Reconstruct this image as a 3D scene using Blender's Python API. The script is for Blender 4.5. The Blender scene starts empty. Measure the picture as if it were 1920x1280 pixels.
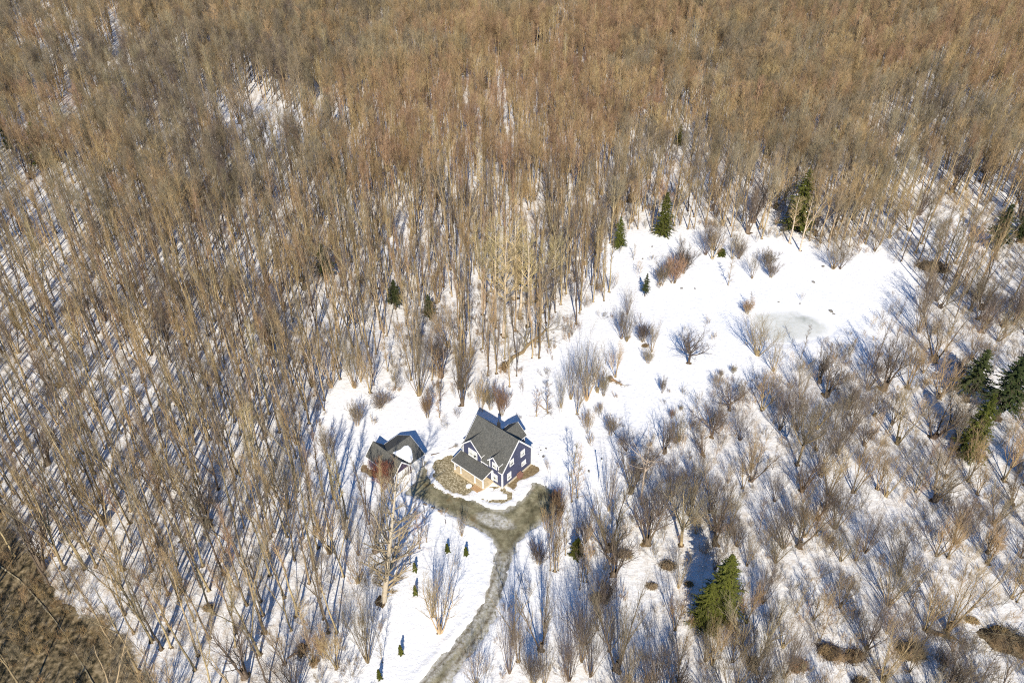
import bpy, math, random
import numpy as np
from mathutils import Vector
random.seed(7)
RNG = np.random.default_rng(11)
sc = bpy.context.scene
COL = sc.collection
rad = math.radians

# ------------------------------------------------------------------ camera, sky, sun
CAMH, PITCH, FPX = 100.0, rad(37.1), 1493.0
cam = bpy.data.cameras.new('camera'); cam.sensor_width = 36.0; cam.lens = FPX / 1920 * 36
cam.clip_start = 1.0; cam.clip_end = 9000
camo = bpy.data.objects.new('camera', cam); COL.objects.link(camo)
camo.location = (0, 0, CAMH); camo.rotation_euler = (rad(90) - PITCH, 0, 0)
sc.camera = camo
SUN_EL, SUN_AZ = rad(36.7), rad(0.5)
w = bpy.data.worlds.new('World'); sc.world = w; w.use_nodes = True
nt = w.node_tree; nt.nodes.clear()
sky = nt.nodes.new('ShaderNodeTexSky'); sky.sky_type = 'NISHITA'; sky.sun_disc = False
sky.sun_elevation = SUN_EL; sky.sun_rotation = rad(180.5); sky.ozone_density = 8.0; sky.air_density = 1.0; sky.dust_density = 0.1
bg = nt.nodes.new('ShaderNodeBackground'); bg.inputs[1].default_value = 0.095
wo = nt.nodes.new('ShaderNodeOutputWorld')
tint = nt.nodes.new('ShaderNodeMix'); tint.data_type = 'RGBA'; tint.blend_type = 'MULTIPLY'; tint.inputs[0].default_value = 1.0; tint.inputs[7].default_value = (0.58, 1.0, 1.18, 1)
nt.links.new(sky.outputs[0], tint.inputs[6]); nt.links.new(tint.outputs[2], bg.inputs[0]); nt.links.new(bg.outputs[0], wo.inputs[0])
sl = bpy.data.lights.new('sun', 'SUN'); sl.energy = 5.0; sl.angle = rad(0.5); sl.color = (1.0, 0.915, 0.78)
slo = bpy.data.objects.new('sun', sl); COL.objects.link(slo); slo.location = (0, -50, 150)
slo.rotation_euler = (rad(90) - SUN_EL, 0, SUN_AZ)
sc.view_settings.view_transform = 'Standard'; sc.view_settings.look = 'None'
sc.view_settings.exposure = 0.36; sc.view_settings.gamma = 1.0
cy = sc.cycles
cy.max_bounces = 4; cy.diffuse_bounces = 3; cy.glossy_bounces = 2; cy.transmission_bounces = 2; cy.transparent_max_bounces = 4
cy.use_denoising = False; cy.filter_width = 1.1
cy.caustics_reflective = False; cy.caustics_refractive = False

# ------------------------------------------------------------------ photo pixel -> ground
SP, CP = math.sin(PITCH), math.cos(PITCH)
def ray(px, py):
    a = (px - 960) / FPX; b = -(py - 640) / FPX
    return np.array([a, CP + b * SP, -SP + b * CP])
def at(px, py, z=0.0):
    r = ray(px, py); t = (CAMH - z) / -r[2]
    return (r[0] * t, r[1] * t)
def proj(x, y, z=0.0):
    z = z - CAMH
    d = y * CP - z * SP; u = y * SP + z * CP
    return 960 + FPX * x / d, 640 - FPX * u / d
def height_to(bx, by, py):
    lo, hi = 0.1, 60
    for _ in range(40):
        m = (lo + hi) / 2
        if proj(bx, by, m)[1] > py: lo = m
        else: hi = m
    return lo
def polyw(pts): return np.array([at(*p) for p in pts])
def inside(poly, x, y):
    x = np.asarray(x, float); y = np.asarray(y, float); r = np.zeros(x.shape, bool)
    n = len(poly)
    for i in range(n):
        x0, y0 = poly[i]; x1, y1 = poly[(i + 1) % n]
        if y0 == y1: continue
        c = ((y0 > y) != (y1 > y)) & (x < (x1 - x0) * (y - y0) / (y1 - y0) + x0)
        r ^= c
    return r
def sdist(poly, x, y):           # signed distance, positive inside
    x = np.asarray(x, float); y = np.asarray(y, float); best = np.full(x.shape, 1e9)
    n = len(poly)
    for i in range(n):
        x0, y0 = poly[i]; x1, y1 = poly[(i + 1) % n]
        dx, dy = x1 - x0, y1 - y0; L2 = dx * dx + dy * dy + 1e-9
        t = np.clip(((x - x0) * dx + (y - y0) * dy) / L2, 0, 1)
        best = np.minimum(best, np.hypot(x - x0 - t * dx, y - y0 - t * dy))
    return np.where(inside(poly, x, y), best, -best)

# ------------------------------------------------------------------ ground plan (outlines of real patches on the ground)
DRIVE = polyw([(760, 922), (804.6, 944.7), (849, 967), (885, 984), (912, 1000), (925, 1016), (931, 1032), (928, 1046), (925, 1075), (908, 1122),
               (890, 1155), (866, 1188), (842, 1213), (798, 1262), (770, 1290), (735, 1330), (790, 1330), (840, 1290), (862, 1250), (890, 1222), (908, 1193), (926, 1157),
               (938, 1122), (947, 1086), (956, 1052), (962, 1036), (974, 1016), (992, 998), (1017, 976), (1037, 962), (1050, 947), (1054, 932),
               (1038, 916), (1023, 909), (1006, 901), (998, 904), (996, 912), (979, 933), (961, 947), (945, 957), (925, 952), (903, 942),
               (885, 932), (880, 925), (858, 922), (845, 914), (827, 907), (811, 897), (804, 886), (808, 868), (796, 861), (792, 871), (786, 884), (778, 902), (770, 912)])
BEDL = polyw([(846, 853), (826, 864), (815, 876), (817, 890), (831, 903), (857, 918), (876, 921), (886, 914), (888, 903), (850, 880)])
BEDR = polyw([(918, 911), (906, 918), (899, 926), (901, 936), (918, 942), (940, 942), (959, 934), (960, 925), (944, 914)])
STRIP = polyw([(940, 915), (944, 921), (960, 923), (968, 909), (985, 894), (1005, 887), (1011, 879), (1006, 871), (999, 868)])
GSTRIP = polyw([(680, 872), (676, 884), (686, 888), (704, 894), (741, 912), (745, 906), (700, 878)])
POND = polyw([(1410, 586), (1440, 580), (1473, 577), (1513, 583), (1550, 597), (1564, 609), (1560, 628), (1520, 639), (1467, 643), (1430, 637), (1408, 613)])
FIELD = polyw([(-240, 850), (-80, 950), (-15, 1010), (42, 1066), (84, 1122), (118, 1170), (160, 1200), (185, 1240), (210, 1300), (330, 1480), (-400, 1480), (-400, 900)])
OPEN = polyw([(600, 905), (585, 850), (600, 790), (640, 745), (700, 738), (800, 748), (880, 755), (960, 745), (1000, 705), (1045, 655), (1080, 640),
              (1100, 590), (1150, 560), (1150, 530), (1130, 490), (1135, 462), (1230, 438), (1320, 440), (1400, 468), (1450, 448), (1530, 470), (1570, 490), (1640, 478),
              (1700, 510), (1730, 555), (1650, 598), (1590, 640), (1540, 660), (1480, 655), (1440, 690), (1400, 722), (1350, 706), (1290, 780),
              (1250, 822), (1180, 805), (1150, 860), (1160, 930), (1120, 965), (1060, 1000), (1110, 1080), (1135, 1120), (1060, 1130), (1050, 1190), (1000, 1110), (960, 1110), (930, 1190),
              (850, 1300), (650, 1300), (720, 1180), (760, 1110), (745, 1060), (755, 950), (650, 905)])
OPEN2 = [polyw([(395, 215), (470, 190), (560, 205), (640, 215), (600, 262), (520, 290), (470, 300), (420, 260)]),
         polyw([(95, 150), (150, 132), (230, 135), (215, 150), (140, 165)]),
         polyw([(1800, 100), (1920, 90), (1930, 112), (1820, 120)]),
         polyw([(1690, 420), (1800, 400), (1900, 440), (1840, 480), (1740, 470)])]

def vnoise(x, y, s, seed=0):
    """smooth value noise, range -1..1"""
    x = np.asarray(x, float) / s + 37.7 * seed; y = np.asarray(y, float) / s - 17.3 * seed
    xi = np.floor(x).astype(np.int64); yi = np.floor(y).astype(np.int64); fx = x - xi; fy = y - yi
    def h(a, b):
        v = np.sin(a * 127.1 + b * 311.7 + seed * 74.7) * 43758.5453
        return (v - np.floor(v)) * 2 - 1
    fx = fx * fx * (3 - 2 * fx); fy = fy * fy * (3 - 2 * fy)
    return (h(xi, yi) * (1 - fx) + h(xi + 1, yi) * fx) * (1 - fy) + (h(xi, yi + 1) * (1 - fx) + h(xi + 1, yi + 1) * fx) * fy

def sstep(v, a, b):
    t = np.clip((v - a) / (b - a), 0, 1); return t * t * (3 - 2 * t)
def base_h(x, y):
    """the lie of the land: flat round the house, rolling in the far woods"""
    x = np.asarray(x, float); y = np.asarray(y, float)
    far = sstep(np.hypot(x + 5, (y - 95) * 0.8), 70, 190)
    return far * (2.2 * vnoise(x, y, 60, 1) + 1.0 * vnoise(x, y, 24, 2)) + 0.10 * vnoise(x, y, 9, 3) * (1 - 0.5 * far)
def ground_h(x, y):
    x = np.asarray(x, float); y = np.asarray(y, float)
    z = base_h(x, y) * 1.0
    near = (np.abs(x + 10) < 60) & (y < 125)
    wob = 0.35 * vnoise(x, y, 1.3, 5) + 0.25 * vnoise(x, y, 0.6, 6); wobf = 1.5 * vnoise(x, y, 3.5, 15) + 0.9 * vnoise(x, y, 1.5, 16)
    flat = 0
    for P, dep in ((DRIVE, 0.32), (BEDL, 0.26), (STRIP, 0.26), (GSTRIP, 0.26), (FIELD, 0.30)):
        d = sdist(P, x, y) + (wobf if P is FIELD else wob) + (0.55 if P is BEDL else 0)
        z = z * (1 - sstep(d, -2.5, 0)) if P is not FIELD else z
        z = z - dep * (sstep(d, -0.16, 0.2) if P is not FIELD else sstep(d, -1.6, 1.4))
        if P is DRIVE: z = z + 0.13 * np.exp(-((d + 0.7) / 0.55) ** 2)
    d = sdist(BEDR, x, y) + wob * 0.6
    z = z * (1 - sstep(d, -1.5, 0)) - 0.22 * sstep(d, -0.2, 0.25) + 0.26 * sstep(sdist(BEDR, x + 0.75, y + 0.0) + 1.4 * wob, 0.2, 0.8)
    d = sdist(POND, x, y) + 0.8 * vnoise(x, y, 4, 8)
    z = z * (1 - sstep(d, -3, 0)) - 0.45 * sstep(d, -1.0, 0.8)
    # snow blob on the stone bed
    bx, by = at(879, 910); z = z + 0.34 * np.exp(-((x - bx) ** 2 + (y - by) ** 2) / 0.42)
    return z

# ------------------------------------------------------------------ materials
def newmat(name, rough=0.9):
    m = bpy.data.materials.new(name); m.use_nodes = True
    b = m.node_tree.nodes['Principled BSDF']; b.inputs['Roughness'].default_value = rough
    b.inputs['Specular IOR Level'].default_value = 0.2
    return m, m.node_tree, b
def ramp_noise(nt_, scale, stops, detail=6, coord='Object', rough=0.6, vec=None, dist=0.0):
    n = nt_.nodes.new('ShaderNodeTexNoise'); n.inputs['Scale'].default_value = scale; n.inputs['Detail'].default_value = detail
    n.inputs['Roughness'].default_value = rough; n.inputs['Distortion'].default_value = dist
    if vec is None:
        t = nt_.nodes.new('ShaderNodeTexCoord'); vec = t.outputs[coord]
    nt_.links.new(vec, n.inputs['Vector'])
    r = nt_.nodes.new('ShaderNodeValToRGB'); nt_.links.new(n.outputs['Fac'], r.inputs[0])
    el = r.color_ramp.elements
    while len(el) < len(stops): el.new(0.5)
    for e, (p, c) in zip(el, stops): e.position = p; e.color = (*c, 1) if len(c) == 3 else c
    return n, r
def mix(nt_, fac, a, b, mode='MIX'):
    m = nt_.nodes.new('ShaderNodeMix'); m.data_type = 'RGBA'; m.blend_type = mode
    for s, v in ((m.inputs[0], fac), (m.inputs[6], a), (m.inputs[7], b)):
        if hasattr(v, 'type') and hasattr(v, 'links'): nt_.links.new(v, s)
        elif isinstance(v, (int, float)): s.default_value = v
        else: s.default_value = (*v, 1)
    return m.outputs[2]
def bump(nt_, b, src, strength, dist=0.1):
    n = nt_.nodes.new('ShaderNodeBump'); n.inputs['Strength'].default_value = strength; n.inputs['Distance'].default_value = dist
    nt_.links.new(src, n.inputs['Height']); nt_.links.new(n.outputs[0], b.inputs['Normal'])
def noisy(name, c0, c1, scale=3.0, rough=0.9, c2=None, bumps=0.0, p=(0.35, 0.65)):
    m, t, b = newmat(name, rough)
    st = [(p[0], c0), (p[1], c1)] + ([(0.8, c2)] if c2 else [])
    n, r = ramp_noise(t, scale, st); t.links.new(r.outputs[0], b.inputs['Base Color'])
    if bumps: bump(t, b, n.outputs['Fac'], bumps)
    return m
def bark(name, c0, c1, var=0.35):
    """bark or twig colour, streaky, a little different on every tree"""
    m, t, b = newmat(name, 0.85)
    tc = t.nodes.new('ShaderNodeTexCoord'); mp = t.nodes.new('ShaderNodeMapping'); mp.inputs['Scale'].default_value = (1, 1, 0.25)
    t.links.new(tc.outputs['Object'], mp.inputs[0])
    n, r = ramp_noise(t, 2.2, [(0.3, c0), (0.7, c1)], vec=mp.outputs[0])
    oi = t.nodes.new('ShaderNodeObjectInfo'); hs = t.nodes.new('ShaderNodeHueSaturation')
    mr = t.nodes.new('ShaderNodeMapRange'); mr.inputs[3].default_value = 1 - var; mr.inputs[4].default_value = 1 + var
    t.links.new(oi.outputs['Random'], mr.inputs[0]); t.links.new(mr.outputs[0], hs.inputs['Value'])
    m2 = t.nodes.new('ShaderNodeMath'); m2.operation = 'MULTIPLY'; m2.inputs[1].default_value = 7.13
    m3 = t.nodes.new('ShaderNodeMath'); m3.operation = 'FRACT'; mr2 = t.nodes.new('ShaderNodeMapRange')
    mr2.inputs[3].default_value = 0.992; mr2.inputs[4].default_value = 1.012
    t.links.new(oi.outputs['Random'], m2.inputs[0]); t.links.new(m2.outputs[0], m3.inputs[0]); t.links.new(m3.outputs[0], mr2.inputs[0])
    ad = t.nodes.new('ShaderNodeMath'); ad.operation = 'ADD'; ad.inputs[1].default_value = -0.5
    t.links.new(mr2.outputs[0], ad.inputs[0]); t.links.new(ad.outputs[0], hs.inputs['Hue'])
    t.links.new(r.outputs[0], hs.inputs['Color']); t.links.new(hs.outputs[0], b.inputs['Base Color'])
    return m

M = {}
def snow_material():
    m, t, b = newmat('snow', 0.7)
    tc = t.nodes.new('ShaderNodeTexCoord')
    n1, r1 = ramp_noise(t, 0.35, [(0.3, (0.80, 0.81, 0.83)), (0.7, (0.89, 0.885, 0.87))], detail=8)
    # litter: bark flakes, fallen leaves and twigs lying on the old snow of the woods
    at_ = t.nodes.new('ShaderNodeAttribute'); at_.attribute_name = 'litter'
    n2, r2 = ramp_noise(t, 0.55, [(0.46, (0, 0, 0)), (0.68, (1, 1, 1))], detail=9, rough=0.75)
    n3, r3 = ramp_noise(t, 5.0, [(0.53, (0, 0, 0)), (0.70, (1, 1, 1))], detail=4, rough=0.7)
    mm = t.nodes.new('ShaderNodeMath'); mm.operation = 'MULTIPLY'; t.links.new(r2.outputs[0], mm.inputs[0]); t.links.new(at_.outputs['Fac'], mm.inputs[1])
    mm3 = t.nodes.new('ShaderNodeMath'); mm3.operation = 'MULTIPLY'; t.links.new(r3.outputs[0], mm3.inputs[0]); t.links.new(at_.outputs['Fac'], mm3.inputs[1])
    md = t.nodes.new('ShaderNodeMath'); md.operation = 'MULTIPLY'; md.inputs[1].default_value = 0.22; t.links.new(at_.outputs['Fac'], md.inputs[0])
    c0 = mix(t, md.outputs[0], r1.outputs[0], (0.55, 0.51, 0.43))       # old, flecked snow under the trees
    c = mix(t, mm.outputs[0], c0, (0.42, 0.335, 0.235))
    mm4 = t.nodes.new('ShaderNodeMath'); mm4.operation = 'MULTIPLY'; mm4.inputs[1].default_value = 0.55; t.links.new(mm3.outputs[0], mm4.inputs[0])
    c = mix(t, mm4.outputs[0], c, (0.27, 0.21, 0.15))
    at2 = t.nodes.new('ShaderNodeAttribute'); at2.attribute_name = 'bare'
    n5, r5 = ramp_noise(t, 0.45, [(0.0, (0, 0, 0)), (1.0, (1, 1, 1))], detail=10, rough=0.75)
    a1 = t.nodes.new('ShaderNodeMath'); a1.operation = 'ADD'; t.links.new(n5.outputs['Fac'], a1.inputs[0]); t.links.new(at2.outputs['Fac'], a1.inputs[1])
    a2 = t.nodes.new('ShaderNodeMapRange'); a2.inputs[1].default_value = 0.92; a2.inputs[2].default_value = 1.12; t.links.new(a1.outputs[0], a2.inputs[0])
    n6, r6 = ramp_noise(t, 1.6, [(0.35, (0.11, 0.082, 0.045)), (0.65, (0.32, 0.25, 0.15))], detail=6)
    c = mix(t, a2.outputs[0], c, r6.outputs[0])
    t.links.new(c, b.inputs['Base Color'])
    nb, rb = ramp_noise(t, 1.1, [(0.2, (0, 0, 0)), (0.8, (1, 1, 1))], detail=8, rough=0.62)
    bump(t, b, rb.outputs[0], 0.55, 0.22)
    return m
M['snow'] = snow_material()
def drive_material():
    m, t, b = newmat('driveway_gravel', 0.9)
    n1, r1 = ramp_noise(t, 0.5, [(0.33, (0.08, 0.072, 0.040)), (0.47, (0.195, 0.177, 0.105)), (0.63, (0.36, 0.325, 0.21))], detail=10, rough=0.72)
    n2, r2 = ramp_noise(t, 14, [(0.35, (0.6, 0.6, 0.6)), (0.7, (1.25, 1.25, 1.25))], detail=3)
    c = mix(t, 1.0, r1.outputs[0], r2.outputs[0], 'MULTIPLY')
    n3, r3 = ramp_noise(t, 0.22, [(0.58, (0, 0, 0)), (0.66, (0.7, 0.7, 0.7))], detail=9, rough=0.7)
    c = mix(t, r3.outputs[0], c, (0.17, 0.11, 0.045))
    ru = t.nodes.new('ShaderNodeAttribute'); ru.attribute_name = 'rut'
    n7, r7 = ramp_noise(t, 1.2, [(0.35, (0.2, 0.2, 0.2)), (0.6, (0.9, 0.9, 0.9))], detail=6)
    mr_ = t.nodes.new('ShaderNodeMath'); mr_.operation = 'MULTIPLY'; t.links.new(r7.outputs[0], mr_.inputs[0]); t.links.new(ru.outputs['Fac'], mr_.inputs[1])
    a = t.nodes.new('ShaderNodeAttribute'); a.attribute_name = 'slush'
    n4, r4 = ramp_noise(t, 2.2, [(0.36, (0, 0, 0)), (0.62, (1, 1, 1))], detail=8, rough=0.75)
    mm = t.nodes.new('ShaderNodeMath'); mm.operation = 'MULTIPLY'; t.links.new(r4.outputs[0], mm.inputs[0]); t.links.new(a.outputs['Fac'], mm.inputs[1])
    c = mix(t, mm.outputs[0], c, (0.56, 0.55, 0.52))
    c = mix(t, mr_.outputs[0], c, (0.10, 0.078, 0.042))
    t.links.new(c, b.inputs['Base Color']); bump(t, b, n2.outputs['Fac'], 0.5, 0.05)
    return m
M['drive'] = drive_material()
M['field'] = noisy('dead_grass_ground', (0.03, 0.026, 0.014), (0.17, 0.13, 0.072), 1.1, c2=(0.46, 0.37, 0.24), bumps=1.0, p=(0.40, 0.54))
def stone_material():
    m, t, b = newmat('round_stones', 0.85)
    v = t.nodes.new('ShaderNodeTexVoronoi'); v.inputs['Scale'].default_value = 3.6
    tc = t.nodes.new('ShaderNodeTexCoord'); t.links.new(tc.outputs['Object'], v.inputs['Vector'])
    r = t.nodes.new('ShaderNodeValToRGB'); t.links.new(v.outputs['Color'], r.inputs[0])
    r.color_ramp.elements[0].color = (0.26, 0.22, 0.13, 1); r.color_ramp.elements[1].color = (0.62, 0.54, 0.38, 1)
    r2 = t.nodes.new('ShaderNodeValToRGB'); t.links.new(v.outputs['Distance'], r2.inputs[0])
    r2.color_ramp.elements[0].position = 0.25; r2.color_ramp.elements[0].color = (1, 1, 1, 1)
    r2.color_ramp.elements[1].position = 0.6; r2.color_ramp.elements[1].color = (0.5, 0.47, 0.4, 1)
    c = mix(t, 1.0, r.outputs[0], r2.outputs[0], 'MULTIPLY'); t.links.new(c, b.inputs['Base Color'])
    return m
M['stones'] = stone_material()
M['bedding'] = noisy('bare_soil', (0.13, 0.09, 0.045), (0.30, 0.23, 0.13), 3.0, c2=(0.38, 0.31, 0.2), bumps=0.5)
def ice_material():
    m, t, b = newmat('pond_ice', 0.35)
    b.inputs['Specular IOR Level'].default_value = 0.3
    n, r = ramp_noise(t, 0.16, [(0.3, (0.52, 0.53, 0.48)), (0.52, (0.62, 0.625, 0.57)), (0.68, (0.76, 0.76, 0.72))], detail=8)
    g = t.nodes.new('ShaderNodeAttribute'); g.attribute_name = 'thin'
    c = mix(t, g.outputs['Fac'], r.outputs[0], (0.26, 0.28, 0.24))
    e = t.nodes.new('ShaderNodeAttribute'); e.attribute_name = 'edge'
    n8, r8 = ramp_noise(t, 0.8, [(0.40, (0, 0, 0)), (0.62, (1, 1, 1))], detail=9, rough=0.7)
    ad = t.nodes.new('ShaderNodeMath'); ad.operation = 'MULTIPLY_ADD'; ad.inputs[1].default_value = 0.35; t.links.new(r8.outputs[0], ad.inputs[0]); t.links.new(e.outputs['Fac'], ad.inputs[2]); ad.use_clamp = True
    c = mix(t, ad.outputs[0], c, (0.84, 0.84, 0.82))
    t.links.new(c, b.inputs['Base Color']); return m
M['ice'] = ice_material()
def siding(name, c):
    m, t, b = newmat(name, 0.6)
    tc = t.nodes.new('ShaderNodeTexCoord'); sx = t.nodes.new('ShaderNodeSeparateXYZ'); t.links.new(tc.outputs['Object'], sx.inputs[0])
    f = t.nodes.new('ShaderNodeMath'); f.operation = 'MULTIPLY'; f.inputs[1].default_value = 6.5; t.links.new(sx.outputs['Z'], f.inputs[0])
    fr = t.nodes.new('ShaderNodeMath'); fr.operation = 'FRACT'; t.links.new(f.outputs[0], fr.inputs[0])
    n, r = ramp_noise(t, 1.3, [(0.3, tuple(x * 0.82 for x in c)), (0.7, tuple(x * 1.18 for x in c))])
    t.links.new(r.outputs[0], b.inputs['Base Color']); bump(t, b, fr.outputs[0], 0.7, 0.03)
    return m
M['navy'] = siding('navy_siding', (0.072, 0.080, 0.140))
M['plum'] = siding('plum_siding', (0.075, 0.055, 0.095))
def shingle():
    m, t, b = newmat('roof_shingles', 0.9)
    tc = t.nodes.new('ShaderNodeTexCoord'); br = t.nodes.new('ShaderNodeTexBrick')
    br.inputs['Scale'].default_value = 3.2; br.inputs['Mortar Size'].default_value = 0.02; br.inputs['Brick Width'].default_value = 0.6; br.inputs['Row Height'].default_value = 0.35
    t.links.new(tc.outputs['Object'], br.inputs['Vector'])
    br.inputs['Color1'].default_value = (0.085, 0.086, 0.080, 1); br.inputs['Color2'].default_value = (0.15, 0.148, 0.135, 1); br.inputs['Mortar'].default_value = (0.06, 0.06, 0.056, 1)
    n, r = ramp_noise(t, 9, [(0.3, (0.75, 0.75, 0.75)), (0.7, (1.2, 1.18, 1.12))], detail=4)
    c = mix(t, 1.0, br.outputs['Color'], r.outputs[0], 'MULTIPLY'); t.links.new(c, b.inputs['Base Color']); return m
M['shingle'] = shingle()
M['white'] = noisy('white_trim', (0.74, 0.73, 0.70), (0.82, 0.81, 0.79), 2.0, 0.6)
M['cream'] = noisy('cream_concrete', (0.50, 0.44, 0.34), (0.62, 0.56, 0.44), 2.0, 0.9)
def wood_material(name, a, c, along='X'):
    m, t, b = newmat(name, 0.75)
    tc = t.nodes.new('ShaderNodeTexCoord'); sx = t.nodes.new('ShaderNodeSeparateXYZ'); t.links.new(tc.outputs['Object'], sx.inputs[0])
    f = t.nodes.new('ShaderNodeMath'); f.operation = 'MULTIPLY'; f.inputs[1].default_value = 7.0; t.links.new(sx.outputs[along], f.inputs[0])
    fr = t.nodes.new('ShaderNodeMath'); fr.operation = 'FRACT'; t.links.new(f.outputs[0], fr.inputs[0])
    n, r = ramp_noise(t, 2.5, [(0.3, a), (0.7, c)]); r2 = t.nodes.new('ShaderNodeValToRGB'); t.links.new(fr.outputs[0], r2.inputs[0])
    r2.color_ramp.elements[0].position = 0.02; r2.color_ramp.elements[0].color = (0.5, 0.45, 0.4, 1); r2.color_ramp.elements[1].position = 0.12; r2.color_ramp.elements[1].color = (1, 1, 1, 1)
    t.links.new(mix(t, 1.0, r.outputs[0], r2.outputs[0], 'MULTIPLY'), b.inputs['Base Color']); return m
M['deck'] = wood_material('deck_boards', (0.50, 0.40, 0.25), (0.68, 0.56, 0.38))
M['steps'] = wood_material('step_boards', (0.40, 0.25, 0.13), (0.52, 0.35, 0.19), 'X')
def glass_material():
    m, t, b = newmat('window_pane', 0.08); b.inputs['Specular IOR Level'].default_value = 0.6
    n, r = ramp_noise(t, 1.6, [(0.42, (0.03, 0.035, 0.03)), (0.5, (0.55, 0.56, 0.5))], detail=2)
    t.links.new(r.outputs[0], b.inputs['Base Color']); return m
M['pane'] = glass_material()
M['blind'] = noisy('window_blind', (0.62, 0.62, 0.58), (0.74, 0.73, 0.70), 3.0)
M['darkmetal'] = noisy('dark_metal', (0.03, 0.03, 0.035), (0.06, 0.06, 0.06), 5.0, 0.5)
M['brownbox'] = noisy('rusty_red_metal', (0.16, 0.08, 0.06), (0.30, 0.17, 0.13), 5.0, 0.7)
M['rock'] = noisy('field_stone', (0.10, 0.095, 0.085), (0.28, 0.26, 0.23), 2.5, bumps=0.6)
M['duff'] = noisy('root_soil', (0.05, 0.034, 0.018), (0.21, 0.145, 0.08), 5.0, c2=(0.30, 0.22, 0.13), bumps=0.8)
M['log'] = bark('log_bark', (0.17, 0.11, 0.06), (0.36, 0.25, 0.14), 0.1)
M['roofsnow'] = noisy('roof_snow', (0.80, 0.82, 0.86), (0.90, 0.90, 0.89), 1.2, bumps=0.2)
M['bark'] = bark('grey_brown_bark', (0.21, 0.155, 0.088), (0.46, 0.345, 0.195))
M['barkdark'] = bark('dark_bark', (0.10, 0.075, 0.055), (0.23, 0.17, 0.12))
M['barkpale'] = bark('pale_bark', (0.42, 0.33, 0.235), (0.64, 0.53, 0.41), 0.12)
M['tan'] = bark('tan_twigs', (0.30, 0.20, 0.10), (0.47, 0.33, 0.17))
M['grey'] = bark('grey_twigs', (0.19, 0.15, 0.098), (0.35, 0.28, 0.18))
M['red'] = bark('red_twigs', (0.28, 0.175, 0.10), (0.43, 0.275, 0.165))
M['olive'] = bark('olive_twigs', (0.235, 0.185, 0.115), (0.36, 0.29, 0.185))
M['gold'] = bark('golden_twigs', (0.40, 0.30, 0.145), (0.60, 0.47, 0.25), 0.12)
M['purple'] = bark('purplish_twigs', (0.115, 0.085, 0.07), (0.25, 0.195, 0.145))
M['needle'] = bark('spruce_needles', (0.03, 0.038, 0.006), (0.125, 0.135, 0.022), 0.2)
M['needledark'] = bark('dark_needles', (0.02, 0.03, 0.01), (0.06, 0.075, 0.022), 0.2)
M['russet'] = bark('russet_twigs', (0.22, 0.095, 0.055), (0.36, 0.17, 0.10), 0.1)

# ------------------------------------------------------------------ mesh helpers
def mesh_from(name, V, Q, T=None, mats=(), mi=None, smooth=False):
    """V (n,3); Q (m,4) quads; T (k,3) triangles"""
    V = np.asarray(V, np.float32).reshape(-1, 3)
    Q = np.asarray(Q if Q is not None and len(Q) else np.zeros((0, 4)), np.int32).reshape(-1, 4)
    T = np.asarray(T if T is not None and len(T) else np.zeros((0, 3)), np.int32).reshape(-1, 3)
    me = bpy.data.meshes.new(name)
    me.vertices.add(len(V)); me.vertices.foreach_set('co', V.ravel())
    nl = Q.size + T.size; me.loops.add(nl); me.loops.foreach_set('vertex_index', np.concatenate([Q.ravel(), T.ravel()]))
    me.polygons.add(len(Q) + len(T))
    ls = np.concatenate([np.arange(len(Q)) * 4, Q.size + np.arange(len(T)) * 3]).astype(np.int32)
    me.polygons.foreach_set('loop_start', ls)
    if mi is not None: me.polygons.foreach_set('material_index', np.asarray(mi, np.int32))
    if smooth: me.polygons.foreach_set('use_smooth', np.ones(len(ls), bool))
    me.update(calc_edges=True)
    for m in mats: me.materials.append(m)
    return me
def link(name, me, parent=None, loc=None, rotz=None):
    o = bpy.data.objects.new(name, me); COL.objects.link(o)
    if parent: o.parent = parent
    if loc is not None: o.location = loc
    if rotz is not None: o.rotation_euler = (0, 0, rotz)
    return o
def tag(o, label=None, cat=None, group=None, kind=None):
    if label: o['label'] = label
    if cat: o['category'] = cat
    if group: o['group'] = group
    if kind: o['kind'] = kind
    return o
def thing(name, label, cat, loc, rotz=0.0, group=None):
    o = bpy.data.objects.new(name, None); COL.objects.link(o); o.location = loc; o.rotation_euler = (0, 0, rotz)
    return tag(o, label, cat, group)

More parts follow.
